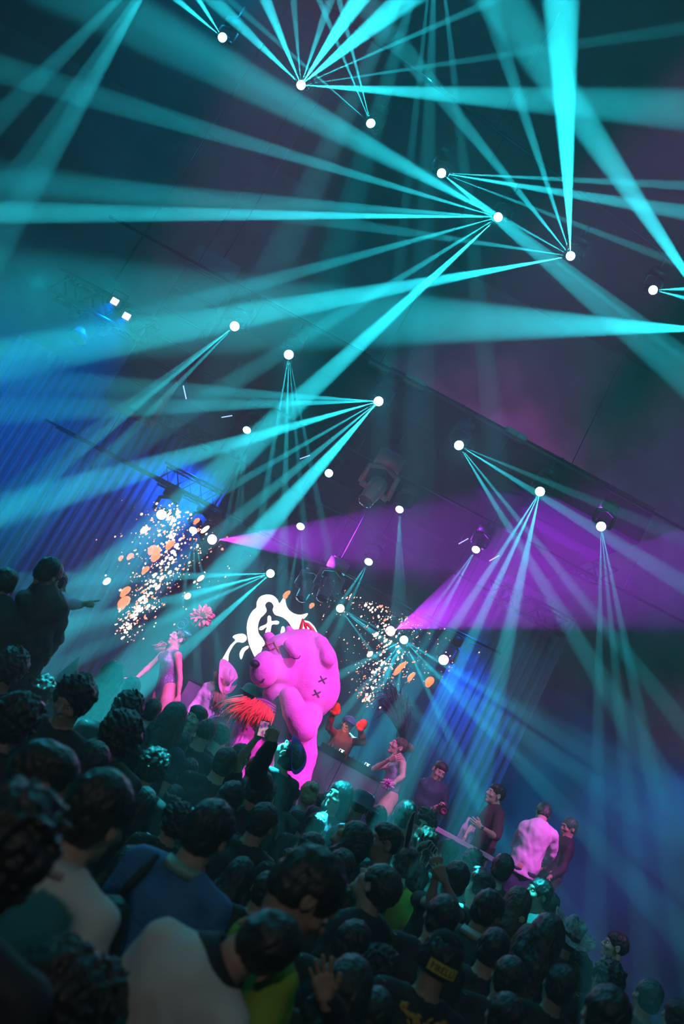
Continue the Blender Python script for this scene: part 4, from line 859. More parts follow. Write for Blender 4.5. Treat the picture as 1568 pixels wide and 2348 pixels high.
# ---------------------------------------------------------------- the pink bear
def bear():
    Y = 12.15; base_ = Vector(P(640, 1800, Y)); base_.z = RZ
    root = tag(empty('bear_costume', base_), 'huge pink teddy bear costume with stitched crosses, paw raised to its cheek', 'bear costume')
    u = 12.1 / F; Q = lambda px, py, y=Y: np.array(P(px, py, y)) - np.array(base_)
    IM = np.stack([np.array(RIGHT), np.array(FWD), np.array(UPV)], 1)      # image-aligned axes
    def rot(deg): a = math.radians(deg); return IM @ np.array([[math.cos(a), 0, math.sin(a)], [0, 1, 0], [-math.sin(a), 0, math.cos(a)]])
    S = Sdf(axis(-1.15, .95, .017), axis(-1.0, .75, .017), axis(-.02, 2.25, .017))
    E = lambda px, py, y, rx, ry, rz, deg=0, k=.06, sub=False: S.ell(Q(px, py, y), npv(rx * u, ry * u, rz * u), rot(deg), k, sub)
    # torso and legs
    E(655, 1662, 12.25, 72, 66, 76, 28, .1); E(650, 1712, 12.22, 74, 66, 62, 28, .1); E(585, 1700, 12.1, 40, 40, 44, 20, .08)
    E(672, 1620, 12.25, 52, 50, 40, 28, .08)
    kn = Q(668, 1790, 12.15); ft = kn.copy(); ft[2] = .12; ft[0] -= .12
    S.chain([Q(680, 1725, 12.2), kn, ft], (46 * u, 40 * u, 34 * u), .05, .08); S.ell(ft + npv(0, -.14, -.0), (.17, .27, .13), None, .06)
    kn = Q(590, 1765, 12.1); ft = kn.copy(); ft[2] = .12; ft[0] -= .10
    S.chain([Q(600, 1720, 12.15), kn, ft], (40 * u, 37 * u, 32 * u), .05, .06); S.ell(ft + npv(0, -.14, -.0), (.17, .27, .13), None, .06)
    # far arm hanging behind the feathers
    S.chain([Q(600, 1635, 12.2), Q(560, 1672, 12.0), Q(552, 1705, 11.85)], (26 * u, 24 * u, 24 * u), .05, .06)
    # head
    E(694, 1530, 12.2, 80, 74, 88, 0, .03); E(708, 1574, 12.2, 71, 70, 74, 20, .08); E(650, 1510, 12.1, 52, 60, 56, 0, .08)
    E(636, 1592, 12.0, 34, 44, 36, 30, .06)
    S.cone(Q(650, 1545, 12.0), Q(620, 1537, 11.86), 44 * u, 30 * u, .04); E(606, 1535, 11.66, 31, 34, 39, 8, .010)
    E(662, 1442, 12.15, 8, 12, 7, 0, .05)
    S.chain([Q(737, 1480, 11.95), Q(751, 1512, 11.88)], (19 * u, 18 * u), .02, .03); E(743, 1496, 11.93, 19, 15, 40, -14, .02)
    E(616, 1462, 12.15, 14, 13, 13, 0, .02)
    S.chain([Q(660, 1477, 11.74), Q(678, 1500, 11.70)], (10 * u, 12 * u), .012, .02)
    # near arm raised to the cheek
    S.chain([Q(708, 1642, 11.95), Q(694, 1668, 11.68), Q(676, 1630, 11.62), Q(664, 1600, 11.64)], (31 * u, 30 * u, 27 * u, 24 * u), .02, .015)
    S.noise(.0035, 26, 5); S.noise(.006, 7, 8)
    child_mesh('body', [S.mesh() + (0,)], mat('pink_plush', (.93, .27, .66), .8, noise=(5, (.86, .22, .60)), bump=(45, .55), sheen=.4), root)
    # face parts
    V = lambda px, py, y: Vector(Q(px, py, y).tolist())
    mb = MB(); mb.ball(V(584, 1522, 11.50), (11.5 * u, 9 * u, 8.5 * u), 14, Matrix(rot(15).tolist())); _b(mb, 'nose', mat('black_plush', (.01, .008, .012), .5), root)
    M_ST = mat('dark_stitch', (.10, .01, .08), .7)
    me_b = root.children[0].data
    from mathutils.bvhtree import BVHTree
    bvh = BVHTree.FromPolygons([v.co for v in me_b.vertices], [tuple(f.vertices) for f in me_b.polygons])
    def on(px, py, lift=.006):
        o_ = CAM - base_; d = (Vector(P(px, py, 12)) - CAM).normalized(); h = bvh.ray_cast(o_, d)
        return h[0] + h[1] * lift if h[0] else V(px, py, 11.8)
    mb = MB(); mb.tube([on(x, y) for x, y in ((580, 1532), (579, 1541), (580, 1551), (584, 1560), (590, 1565), (597, 1566), (603, 1562), (606, 1556))], .007, 7); _b(mb, 'mouth', M_ST, root)
    def cross(x, y, a, m, nm, th=.008):
        mb = MB()
        for dx, dy in ((a * .55, a), (a, -a * .45)): mb.tube([on(x - dx, y - dy), on(x - dx * .33, y - dy * .33), on(x + dx * .33, y + dy * .33), on(x + dx, y + dy)], th, 6)
        _b(mb, nm, m, root)
    for x, y, a in ((739, 1559, 9), (726, 1590, 9)): cross(x, y, a, M_ST, 'cheek_stitch')
    for x, y, a in ((614, 1480, 11), (635, 1485, 12)): cross(x, y, a, mat('orange_stitch', (.75, .16, .12), .7), 'brow_stitch')
    mb = MB(); mb.tube([on(668, 1506, .004), on(676, 1510, .004), on(684, 1509, .004), on(688, 1503, .004)], .006, 6); _b(mb, 'eyelid_stitch', M_ST, root)
    # red ribbon behind the head
    mb = MB()
    for pts, r in (([(689, 1470), (687, 1452), (691, 1434), (694, 1420), (699, 1432), (704, 1448)], 3.2), ([(697, 1428), (706, 1432), (716, 1443), (724, 1456), (727, 1470)], 3.4)):
        mb.tube([V(x, y, 12.1) for x, y in pts], [r * u * (.7 if i in (0, len(pts) - 1) else 1.2) for i in range(len(pts))], 8)
    _b(mb, 'red_ribbon', mat('red_ribbon', (.8, .02, .03), .4), root)
    # feather ruff and sequined collar at the neck
    rs = random.Random(7); ps = [[], [], []]
    for i in range(330):
        t = rs.random(); c_ = V(556 + 76 * t, 1602 + 26 * t + rs.gauss(0, 4), 11.74 - .10 * math.sin(t * 3.1))
        L = rs.uniform(.13, .24) * (1.2 - .3 * t); sw = rs.gauss(.0 - .12 * (1 - t), .05)
        a1 = c_ + Vector((sw * .5, -.07, -L * .35)); a2 = c_ + Vector((sw, -.09 + rs.gauss(0, .03), -L * .8)); a3 = c_ + Vector((sw * 1.1, -.07, -L * 1.15))
        ps[0 if t > .22 or rs.random() < .3 else (1 if rs.random() < .6 else 2)].append([c_, a1, a2, a3])
    for q_, nm, c__ in ((ps[0], 'orange_red_feathers', (.95, .12, .05)), (ps[1], 'yellow_feathers', (.9, .55, .15)), (ps[2], 'green_feather_tips', (.15, .5, .2))):
        _b(strands(q_, .011, .35), nm, mat(nm, c__, .55), root)
    mb = MB()
    for k in range(3): mb.tube([V(580 + 52 * t, 1606 + 16 * t + k * 6 - 8 * math.sin(t * 3.1), 11.66) for t in np.arange(0, 1.01, .1)], .017, 8)
    _b(mb, 'sequined_collar', mat('pink_sequins', (.6, .25, .5), .25, metal=.6, bump=(150, .9)), root)
    return root
bear()
# ---------------------------------------------------------------- men at the stage side
root, J, H, W, B0 = posed('man facing the crowd in dark navy sweater holding a small camera low', 12.7, STZ,
    dict(head=(1006, 1768), neck=(999, 1790), chest=(990, 1816), pel=(968, 1872), shR=(972, 1795), shL=(1018, 1809), elR=(956, 1838), wrR=(990, 1855, 12.45), elL=(1018, 1850, 12.65), wrL=(1012, 1862, 12.42), hipR=(958, 1876), hipL=(978, 1884)),
    'm', 1.0, (.25, -1, -.25), hands=('hold', 'hold'), hand_px={'R': (1008, 1856, 12.4, (0, 0, 1)), 'L': (1018, 1852, 12.38, (-1, 0, 0))}, top=dict(m=M_NAVY, sleeve=1.9, name='sweater'), legs=dict(m=M_BLK), hair='fade')
p = P(1014, 1858, 12.33); r2 = tag(empty('camera', p), 'small camera with pink lit ring held by the man in navy sweater', 'camera')
mb = MB(); mb.box((0, 0, 0), (.13, .07, .09)); mb.box((0, 0, .055), (.05, .05, .03)); _b(mb, 'body', M_BLACK, r2, False)
mb = MB(); mb.lathe([(.0, .0), (.03, .0), (.036, .05), (.036, .07), (.028, .07), (.026, .05), (0, .05)], (0, -.03, 0), basis((0, -1, 0)), 18); sub(_b(mb, 'lens', mat('camera_lens_ring', (.5, .1, .25), .2, metal=.5), r2), [c_ for c_ in r2.children if c_.name.startswith('body')][0])
root, J, H, W, B0 = posed('man in dark maroon shirt in profile, watch on raised forearm, behind the purple lit table', 11.95, STZ,
    dict(head=(1136, 1823), neck=(1137, 1846), chest=(1128, 1876), pel=(1108, 1930), shL=(1146, 1868, 11.78), shR=(1122, 1860, 12.12), elL=(1137, 1920, 11.62), wrL=(1101, 1896, 11.48), elR=(1090, 1893, 12.15), wrR=(1066, 1911, 11.9), hipL=(1113, 1938, 11.88), hipR=(1102, 1932, 12.05)),
    'm', 1.02, (-1, -.22, 0), hands=('relaxed', 'hold'), hand_px={'L': (1080, 1882, 11.4, (0, 1, .2)), 'R': (1060, 1922, 11.8, (0, 0, -1))}, top=dict(m=M_MAROON, sleeve=.95, infl=.012), legs=dict(m=M_BLK), hair='fade')
mb = MB(); a_ = Vector(J['wrL']); e = Vector(J['elL']); ax_ = (a_ - e).normalized(); q_ = a_ - ax_ * .03
mb.tube([q_, q_ + ax_ * .022], .032, 14); mb.ball(q_ + ax_ * .011 + Vector((0, -.03, .012)), (.02, .01, .02), 10); _b(mb, 'wristwatch', mat('watch_steel', (.4, .4, .45), .25, metal=.9), root)
root, J, H, W, B0 = posed('man seen from behind in bright pink lit shirt, head bent down, end of the table', 11.6, STZ,
    dict(head=(1244, 1866, 11.85), neck=(1240, 1884, 11.72), chest=(1228, 1914), pel=(1202, 1978), shL=(1200, 1898), shR=(1268, 1918), elL=(1184, 1934, 11.7), wrL=(1192, 1950, 11.95), elR=(1264, 1956, 11.7), wrR=(1252, 1975, 11.9), hipL=(1188, 1980), hipR=(1212, 1994)),
    'm', 1.0, (.1, .75, -.6), (0, .5, .8), hands=('relaxed', 'relaxed'), top=dict(m=M_PINKSH, sleeve=1.9, infl=.022, hem=-.14, wr=.008), legs=dict(m=M_JEANS, waist=-.06), hair='short')
root, J, H, W, B0 = posed('dim figure in dark clothes standing just beyond the man in the pink lit shirt', 12.6, STZ,
    dict(head=(1304, 1897), neck=(1300, 1920), chest=(1290, 1948), pel=(1264, 2000), shL=(1302, 1945, 12.45), shR=(1280, 1935, 12.75), elL=(1290, 1992, 12.4), wrL=(1262, 2010, 12.2), elR=(1262, 1975, 12.8), wrR=(1240, 1990, 12.5), hipL=(1266, 2008, 12.5), hipR=(1256, 2002, 12.7)),
    'm', 1.0, (-.9, -.4, -.3), top=dict(m=M_BLK, sleeve=1.9), legs=dict(m=M_BLK), hair='short', skin=M_SKIN2)
# performer behind the booth with red mitts
root, J, H, W, B0 = posed('performer behind the booth in blue cap with both red mitts raised', 14.6, STZ,
    dict(head=(797, 1662), neck=(790, 1680), chest=(783, 1702), pel=(762, 1748), shR=(770, 1684), shL=(806, 1700), elR=(752, 1668, 14.4), wrR=(764, 1634, 14.3), elL=(832, 1702, 14.4), wrL=(826, 1672, 14.3), hipR=(754, 1750), hipL=(772, 1758)),
    'm', 1.02, (-.1, -1, -.05), hands=(None, None), top=dict(m=mat('dark_red_cloth', (.22, .02, .03), .6), sleeve=1.9), legs=dict(m=M_BLK), hair='short')
for nm in ('wrR', 'wrL'):
    mb = MB(); w_ = Vector(J[nm]); mb.ball(w_ + Vector((0, 0, .07)), (.065, .04, .085), 12); mb.ball(w_ + Vector((.06 if nm == 'wrR' else -.06, 0, .04)), (.025, .025, .05), 10); mb.tube([w_ + Vector((0, 0, -.03)), w_ + Vector((0, 0, .02))], .05, 12)
    _b(mb, 'mitt', mat('red_mitt', (.9, .04, .04), .5, emit=None), root)
mb = MB(); hd = Vector(J['head']); mb.lathe([(0, .12), (.06, .11), (.098, .07), (.105, .02), (.1, .02), (0, .09)], hd + Vector((0, 0, .01)), None, 24); mb.ball(hd + Vector((.03, -.13, .045)), (.09, .075, .012), 12); _b(mb, 'cap', mat('blue_cap_cloth', (.03, .08, .5), .6), root)
p = P(776, 1702, 13.75); mb = MB(); mb.lathe([(0, 0), (.036, 0), (.05, .12), (.048, .12), (.034, .005), (0, .005)], (0, 0, 0), None, 18)
o = mb.build('plastic_cup', mat('red_cup', (.85, .03, .03), .4)); o.location = (p.x, 13.85, STZ + hb + .03); tag(o, 'bright red plastic cup on the booth under the red mitts', 'cup')
# ---------------------------------------------------------------- silhouettes on the raised floor at the left
VX0 = P(-60, 1340, 7.6).x - .5; VX1 = P(150, 1400, 7.6).x + .2; VZ = P(109, 1316, 7.6).z - 1.66
b = MB(); b.box(((VX0 + VX1) / 2, 7.9, VZ / 2), (VX1 - VX0, 2.2, VZ)); struct('floor_balcony', b, M_STAGE)
M_DKTOP = mat('dark_olive_cloth', (.03, .04, .035), .75, bump=(20, .4))
posed('tall dark figure in loose top on the raised floor, seen from behind, head bowed', 7.6, VZ,
    dict(head=(110, 1318), neck=(104, 1350), chest=(90, 1400), pel=(58, 1480), shL=(62, 1376), shR=(132, 1398), elL=(40, 1450), wrL=(30, 1500, 7.8), elR=(126, 1462, 7.7), wrR=(96, 1510, 7.9), hipL=(42, 1482), hipR=(76, 1492)),
    'm', 1.02, (.5, .8, -.15), top=dict(m=M_DKTOP, sleeve=1.9, infl=.03, wr=.01), legs=dict(m=M_BLK), hair='short')
posed('figure cut by the left frame edge on the raised floor, with short hair', 7.5, VZ,
    dict(head=(6, 1342), neck=(-4, 1378), chest=(-14, 1425), pel=(-45, 1508), shL=(-50, 1398), shR=(22, 1412), elL=(-70, 1470), wrL=(-80, 1520), elR=(16, 1490), wrR=(2, 1540, 7.7), hipL=(-60, 1508), hipR=(-28, 1518)),
    'm', 1.04, (-.35, .9, 0), top=dict(m=M_DKTOP, sleeve=1.9, infl=.03, wr=.01), legs=dict(m=M_BLK), hair='fade')
posed('person hidden behind the dark figure, pink lit sleeve and pointing hand stretched out', 8.2, VZ,
    dict(head=(124, 1338), neck=(118, 1362), chest=(106, 1400), pel=(78, 1476), shL=(90, 1382), shR=(140, 1372), elL=(80, 1440), wrL=(70, 1480), elR=(152, 1384), wrR=(186, 1386), hipL=(64, 1476), hipR=(90, 1486)),
    'f', .95, (.9, .4, 0), hands=('relaxed', 'point'), hand_px={'R': (210, 1379, 8.2, (0, 0, -1))}, top=dict(m=M_PINKSH, sleeve=1.85, infl=.016, wr=.006), legs=dict(m=M_BLK), hair='long')
# ---------------------------------------------------------------- the crowd on the floor
M_WSH = mat('white_cloth', (.74, .77, .75), .75, bump=(10, .5)); M_BLUESH = mat('blue_cloth', (.05, .22, .50), .7, bump=(18, .7, (1, 1, 4)))
M_YEL = mat('yellow_green_cloth', (.35, .55, .04), .7, bump=(14, .4)); M_LILAC = mat('lilac_cloth', (.35, .25, .45), .7); M_DGREEN = mat('dark_green_cloth', (.02, .06, .05), .75, bump=(25, .4))
M_FUZZ = mat('black_fleece', (.015, .015, .017), .9, bump=(50, 1.0)); M_KHAKI = mat('khaki_cloth', (.35, .33, .12), .7)
TOPM = dict(b=M_BLK, n=M_NAVY, w=M_WSH, u=M_BLUESH, y=M_YEL, l=M_LILAC, g=M_DGREEN, f=M_FUZZ, k=M_KHAKI, m=M_MAROON, e=M_GREY, p=M_PINKSH)
HM = dict(k=M_HAIR, b=M_HAIRB, l=M_HAIRL)
POSE = dict(n=(0, 0), d=(0, -28), u=(0, 28), l=(48, -4), r=(-48, -4), L=(30, 18), D=(-35, -22))
_pb = {}
def proto(sex, pose):
    k = (sex, pose)
    if k not in _pb:
        H = look(*POSE[pose]); J = stand(sex); _pb[k] = (np_mesh('body', body_mesh(J, 1, sex, H, c=.02, f=.0065), BODY), J, H)
    return _pb[k]
_pt = {}
def ptop(sex, kind):
    k = (sex, kind)
    if k not in _pt:
        a = dict(t=dict(sleeve=.5, infl=.013), s=dict(sleeve=1.9, infl=.014), h=dict(sleeve=1.9, infl=.03, wr=.008, neckline=.078), v=dict(sleeve=0, infl=.010, neckline=.09), c=dict(sleeve=.5, infl=.014, neckline=.062))[kind]
        _pt[k] = np_mesh('shirt', clothes_top(stand(sex), 1, sex, np.eye(3), hem=-.12, **a), M_BLK)
    return _pt[k]
_pl = {}
def plegs(sex):
    if sex not in _pl: _pl[sex] = np_mesh('trousers', clothes_legs(stand(sex), 1), M_BLK)
    return _pl[sex]
_ph = {}
def phair(style, seed):
    k = (style, seed)
    if k not in _ph: _ph[k] = np_mesh('hair', [hair_mesh(style, seed) + (0,)], M_HAIR)
    return _ph[k]
# px, py of the head centre, head height in px, yaw (0 faces the stage, 90 faces image-left), sex, pose, hair, hair colour, top kind + colour, label
CR = [
 (218, 1872, 205, -30, 'm', 'n', 'short', 'k', 'cw', 'large head with thick dark hair above a white collared shirt, ear and neck in view'),
 (88, 1795, 190, -62, 'm', 'n', 'fade', 'k', 'tg', 'man with pale cheek and ear under green rimmed dark hair'),
 (-2, 1962, 225, 0, 'm', 'n', 'curly', 'k', 'tb', 'curly head lit bright blue at the left edge over the white shirt'),
 (30, 1660, 125, -15, 'm', 'n', 'curly', 'k', 'hb', 'big dark curly head at the left edge below the balcony figures'),
 (22, 1535, 88, 10, 'm', 'n', 'curly', 'k', 'tb', 'smaller curly head at the left edge just under the cut balcony figure'),
 (92, 1592, 82, -20, 'm', 'n', 'messy', 'k', 'tb', 'messy head with green lit edge between the left edge and the face looking down'),
 (166, 1606, 100, 168, 'm', 'd', 'curly', 'k', 'sb', 'curly haired man turned to the camera and looking down, black jacket'),
 (145, 1570, 62, 0, 'm', 'n', 'buzz', 'k', 'tb', 'person in a dark pointed party hat'),
 (252, 1552, 72, 35, 'f', 'n', 'wavy', 'b', 'vm', 'woman with long loose brown hair lit pink, under the dancer stretched arm'),
 (297, 1582, 50, 0, 'm', 'n', 'buzz', 'k', 'tb', 'small smooth dark head right of the woman with pink lit hair'),
 (288, 1632, 80, 5, 'm', 'n', 'curly', 'k', 'tb', 'curly dark head with cyan glint on top, below the smooth small head'),
 (345, 1632, 56, 0, 'm', 'n', 'short', 'k', 'tb', 'dark head just below the dancer bare thighs'),
 (395, 1650, 72, 0, 'f', 'n', 'long', 'k', 'tn', 'long dark hair seen from behind under the pink jacket arm'),
 (272, 1690, 96, 0, 'm', 'n', 'afro', 'k', 'hg', 'wide bushy dark head above a yellow scrap of cloth'),
 (205, 1752, 108, 15, 'm', 'n', 'short', 'k', 'hg', 'person in dark hood with a thin green lit stripe along the edge'),
 (346, 1762, 88, 0, 'm', 'n', 'curly', 'k', 'tb', 'round curly black head in front of the bushy one'),
 (428, 1768, 68, 10, 'm', 'n', 'short', 'k', 'tb', 'dark head second in line right of the round curly one'),
 (410, 1706, 56, 0, 'm', 'n', 'short', 'k', 'tn', 'dark head below the white bottle of the hat wearer'),
 (447, 1650, 52, 150, 'm', 'n', 'fade', 'k', 'tb', 'young man face turned back to the camera, dark fringe, under the pink jacket'),
 (469, 1682, 52, 0, 'm', 'n', 'buzz', 'k', 'tb', 'plain round black head between the two pink lit faces'),
 (496, 1690, 52, 62, 'm', 'n', 'fade', 'b', 'tb', 'man in pink lit profile with green topped short hair and clear ear'),
 (512, 1752, 72, 0, 'm', 'n', 'short', 'k', 'tb', 'large black head directly under the letter on the screen'),
 (548, 1738, 56, 150, 'm', 'd', 'fade', 'b', 'tb', 'dim face looking down at the foot of the bear, dark fringe'),
 (582, 1765, 46, 0, 'm', 'n', 'short', 'k', 'tb', 'small dark head between the raised arm and the dim face'),
 (325, 1845, 92, 0, 'f', 'n', 'long', 'k', 'tb', 'long straight dark hair with a green rim, right of the big white shirt man'),
 (396, 1832, 70, -8, 'm', 'n', 'cap', 'k', 'tb', 'dark head in patterned bandana with pale patches'),
 (400, 1885, 92, 20, 'm', 'n', 'curly', 'k', 'tg', 'dark green lit curly head just behind the blue shirt man'),
 (470, 1812, 62, 0, 'm', 'n', 'short', 'k', 'tb', 'dark head above and left of the tall black one'),
 (526, 1835, 84, -10, 'm', 'n', 'short', 'k', 'tb', 'tall black head left of the cyan rimmed haircut'),
 (476, 1912, 142, -25, 'm', 'n', 'short', 'k', 'cu', 'man in blue shirt, back of dark head, neck lit bright green'),
 (608, 1826, 66, -12, 'm', 'n', 'quiff', 'k', 'tb', 'head with brilliant cyan rim light along its swept hair'),
 (662, 1830, 56, -30, 'm', 'n', 'fade', 'k', 'hg', 'dark green lit head right beside the brilliant cyan rimmed one'),
 (600, 1888, 88, -28, 'm', 'n', 'short', 'k', 'tb', 'head with greenish bare neck and earring chain glint, dark collar'),
 (705, 1822, 56, 10, 'f', 'n', 'bun', 'l', 'tl', 'fair haired woman with hair pinned up, near the bear foot'),
 (741, 1845, 52, 0, 'm', 'n', 'buzz', 'k', 'tb', 'narrow black head next to the fair haired woman'),
 (776, 1828, 46, 140, 'f', 'n', 'long', 'k', 'tm', 'woman face lit red looking back past the black heads'),
 (800, 1850, 48, -15, 'f', 'n', 'ponytail', 'k', 'tb', 'dark head with tied hair beside the red lit woman'),
 (823, 1850, 56, 0, 'm', 'n', 'buzz', 'k', 'tb', 'person in dark brimmed hat with pale underside'),
 (720, 1897, 66, -12, 'm', 'n', 'short', 'k', 'tb', 'dark head in front of the patterned lilac shoulder'),
 (706, 1955, 92, 0, 'm', 'n', 'buzz', 'k', 'tb', 'perfectly round black head in the middle of the crowd'),
 (776, 1990, 84, 12, 'm', 'n', 'cap', 'k', 'hb', 'person in smooth dark hood right of the perfectly round head'),
 (765, 1925, 60, 0, 'm', 'n', 'short', 'k', 'hn', 'dark navy jacket person behind the smooth hood'),
 (806, 1925, 84, 62, 'f', 'u', 'long', 'k', 'vg', 'woman with chin lifted in profile, long dark hair, dangling earring, teal lit'),
 (882, 1935, 86, 48, 'm', 'l', 'fade', 'k', 'tg', 'teal lit man with short fringe gazing sideways, strong nose and lips'),
 (926, 1982, 76, 8, 'f', 'n', 'bun', 'b', 'ty', 'woman in bunny ears with the taller left upright ear'),
 (950, 2020, 74, 5, 'f', 'n', 'short', 'k', 'tf', 'second woman in bunny ears, pale headband, nearer one'),
 (972, 1935, 74, -20, 'm', 'n', 'messy', 'b', 'tg', 'shaggy lighter head behind the bunny ears'),
 (968, 1893, 46, 165, 'f', 'n', 'curly', 'k', 'tm', 'woman in dark sunglasses, face lit pink, below the camera man'),
 (1022, 1958, 62, 0, 'm', 'n', 'short', 'k', 'tg', 'faint teal head behind the raised fists'),
 (925, 1872, 46, 0, 'm', 'n', 'short', 'k', 'tb', 'dark head at the feet of the standing dancer'),
 (546, 2010, 78, -60, 'f', 'l', 'long', 'k', 'sb', 'woman with shadowed face in three quarter view and parted dark hair'),
 (606, 2045, 96, 0, 'm', 'n', 'short', 'k', 'tb', 'dark head right beside the shadowed woman'),
 (700, 2050, 172, -78, 'm', 'd', 'short', 'k', 'ty', 'bowed man in profile with warm toned cheek, bright yellow green shirt'),
 (862, 2035, 112, 52, 'm', 'u', 'cap', 'k', 'hb', 'person tipping the head far back in a dark beanie, reddish face'),
 (288, 1992, 112, 5, 'f', 'n', 'long', 'k', 'sn', 'woman with long dark hair tied with a yellow green bow'),
 (240, 2120, 100, 0, 'f', 'n', 'long', 'k', 'sb', 'woman with straight dark hair below the yellow bow, beside the white shirt'),
 (330, 2235, 140, 0, 'f', 'n', 'long', 'k', 'sb', 'woman with long black hair next to the black collared white shirt'),
 (115, 2285, 96, 0, 'm', 'n', 'curly', 'k', 'tw', 'small curly dark head over a white shoulder in the lower corner'),
 (200, 2310, 130, 0, 'm', 'n', 'curly', 'k', 'tn', 'bluish curly head at the bottom edge in the lower corner'),
 (648, 2300, 118, -15, 'f', 'n', 'short', 'k', 'tb', 'person with sparkling cyan hair clips at the bottom edge'),
 (558, 2330, 100, 0, 'm', 'n', 'short', 'k', 'tb', 'dark head at the bottom edge beside the sparkling hair clips'),
 (805, 2168, 118, -30, 'm', 'n', 'short', 'k', 'tb', 'dark head between the large bowed man and the black cap'),
 (862, 2225, 118, -45, 'm', 'n', 'curly', 'k', 'tb', 'dim curly head with pale jaw left of the black cap'),
 (850, 2328, 150, 0, 'm', 'n', 'short', 'k', 'tb', 'broad dark head at the bottom edge below the dim curly one'),
 (1004, 2205, 122, 0, 'm', 'n', 'cap', 'k', 'tb', 'person in black cap with yellow lettered patch and gold leaves'),
 (1008, 2108, 104, 0, 'm', 'n', 'short', 'k', 'tb', 'dark head right above the black cap'),
 (938, 2085, 70, 0, 'm', 'n', 'short', 'k', 'hf', 'person in fuzzy black fleece below the bunny ears'),
 (1078, 1985, 82, 0, 'm', 'n', 'curly', 'k', 'tb', 'bushy dark head under the purple table edge'),
 (1148, 1994, 56, -8, 'm', 'n', 'short', 'k', 'tb', 'dark head with cyan rim in front of the pink shirt man'),
 (1098, 2040, 82, 18, 'm', 'n', 'quiff', 'k', 'tb', 'dark swept head below the bushy one, faint teal forehead'),
 (1118, 2092, 92, -48, 'm', 'n', 'short', 'k', 'cg', 'man with green lit neck and bright cyan collar edge'),
 (1128, 2180, 96, -20, 'm', 'n', 'short', 'k', 'tb', 'dark head below the green lit neck'),
 (1182, 2075, 84, 0, 'f', 'n', 'long', 'b', 'sb', 'woman with smooth brown hair and a small flower clip'),
 (1233, 2050, 42, 110, 'm', 'n', 'short', 'k', 'tg', 'distant small face with teal lit cheek beside the pink trousers'),
 (1256, 2078, 44, 0, 'm', 'n', 'buzz', 'k', 'tb', 'pale blue topped smooth head near the distant small face'),
 (1212, 2085, 48, 0, 'm', 'n', 'short', 'k', 'tb', 'dark head between the flower clip and the pale topped head'),
 (1248, 2150, 96, 0, 'f', 'n', 'long', 'k', 'sb', 'woman with long dark hair beside the grey cowboy hat'),
 (1208, 2165, 82, -70, 'f', 'l', 'long', 'k', 'sb', 'woman with dim pale cheek under dark hair'),
 (1302, 2152, 66, -10, 'm', 'n', 'short', 'k', 'tb', 'person in tilted grey cowboy hat with speckled crown'),
 (1316, 2205, 66, 80, 'f', 'n', 'ponytail', 'k', 'sb', 'woman in left facing profile with glinting earring under the grey hat'),
 (1410, 2172, 82, 82, 'm', 'n', 'fade', 'k', 'tb', 'man in profile with bright forehead glint at the crowd edge'),
 (1482, 2288, 78, 10, 'm', 'n', 'short', 'k', 'te', 'dark head of a person in light grey top at the lower edge'),
 (1160, 2245, 104, 0, 'm', 'n', 'short', 'k', 'tb', 'black head right of the cap wearer'),
 (1150, 2335, 120, 0, 'm', 'n', 'short', 'k', 'tb', 'faint dark head at the bottom edge right of the cap'),
 (1382, 2335, 132, 0, 'm', 'n', 'short', 'k', 'tb', 'wide dim green head at the bottom edge near the grey top'),
 (1278, 2262, 96, 0, 'm', 'n', 'short', 'k', 'tb', 'almost black head between the profile woman and the bottom edge'),
 (1390, 2250, 80, 10, 'm', 'n', 'curly', 'k', 'tb', 'almost black curly head under the man with the forehead glint'),
 (1545, 2330, 76, 0, 'm', 'n', 'short', 'k', 'te', 'head at the lower right corner of the picture'),
 (420, 2060, 90, 0, 'm', 'n', 'short', 'k', 'tm', 'low dark head between the blue shirt and the white shirt shoulder'),
 (470, 2085, 90, 0, 'm', 'n', 'short', 'k', 'tb', 'low dark head just behind the yellow green shirt'),
 (780, 2085, 100, 0, 'm', 'n', 'curly', 'k', 'tb', 'dark curly head right behind the large bowed man'),
 (655, 1975, 70, 0, 'm', 'n', 'short', 'k', 'tg', 'dark head left of the perfectly round black one'),
 (60, 1710, 90, -12, 'm', 'n', 'short', 'k', 'tb', 'dark head just above the pale cheek of the green rimmed man'),
 (240, 1610, 56, 0, 'm', 'n', 'short', 'k', 'tb', 'small dark head between the man looking down and the smooth small head'),
 (860, 1880, 48, 0, 'm', 'n', 'short', 'k', 'tb', 'dark head just behind the teal lit man gaze'),
]
pl_ = []
for i, c in enumerate(CR):
    px, py, sz = c[:3]; Y = .262 * F / sz
    def zz(Y): return P(px, py, Y).z
    lo, hi = 1.30, 1.84
    d = P(px, py, 1.) - CAM     # per unit y
    if zz(Y) > hi and d.z < 0: Y = min((hi - CAM.z) / d.z, 10.3, Y * 1.45)
    if zz(Y) < lo and d.z < 0: Y = (lo - CAM.z) / d.z
    pl_.append([P(px, py, 1.) - CAM, min(max(Y, 1.9), 10.3), min(Y, 10.3)])
FIXED = [P(520, 1790, 8.6), P(590, 1812, 7.2), P(662, 1732, 9.8), P(1040, 2020, 7.6), P(792, 2268, 3.9), P(430, 2270, 3.15)]
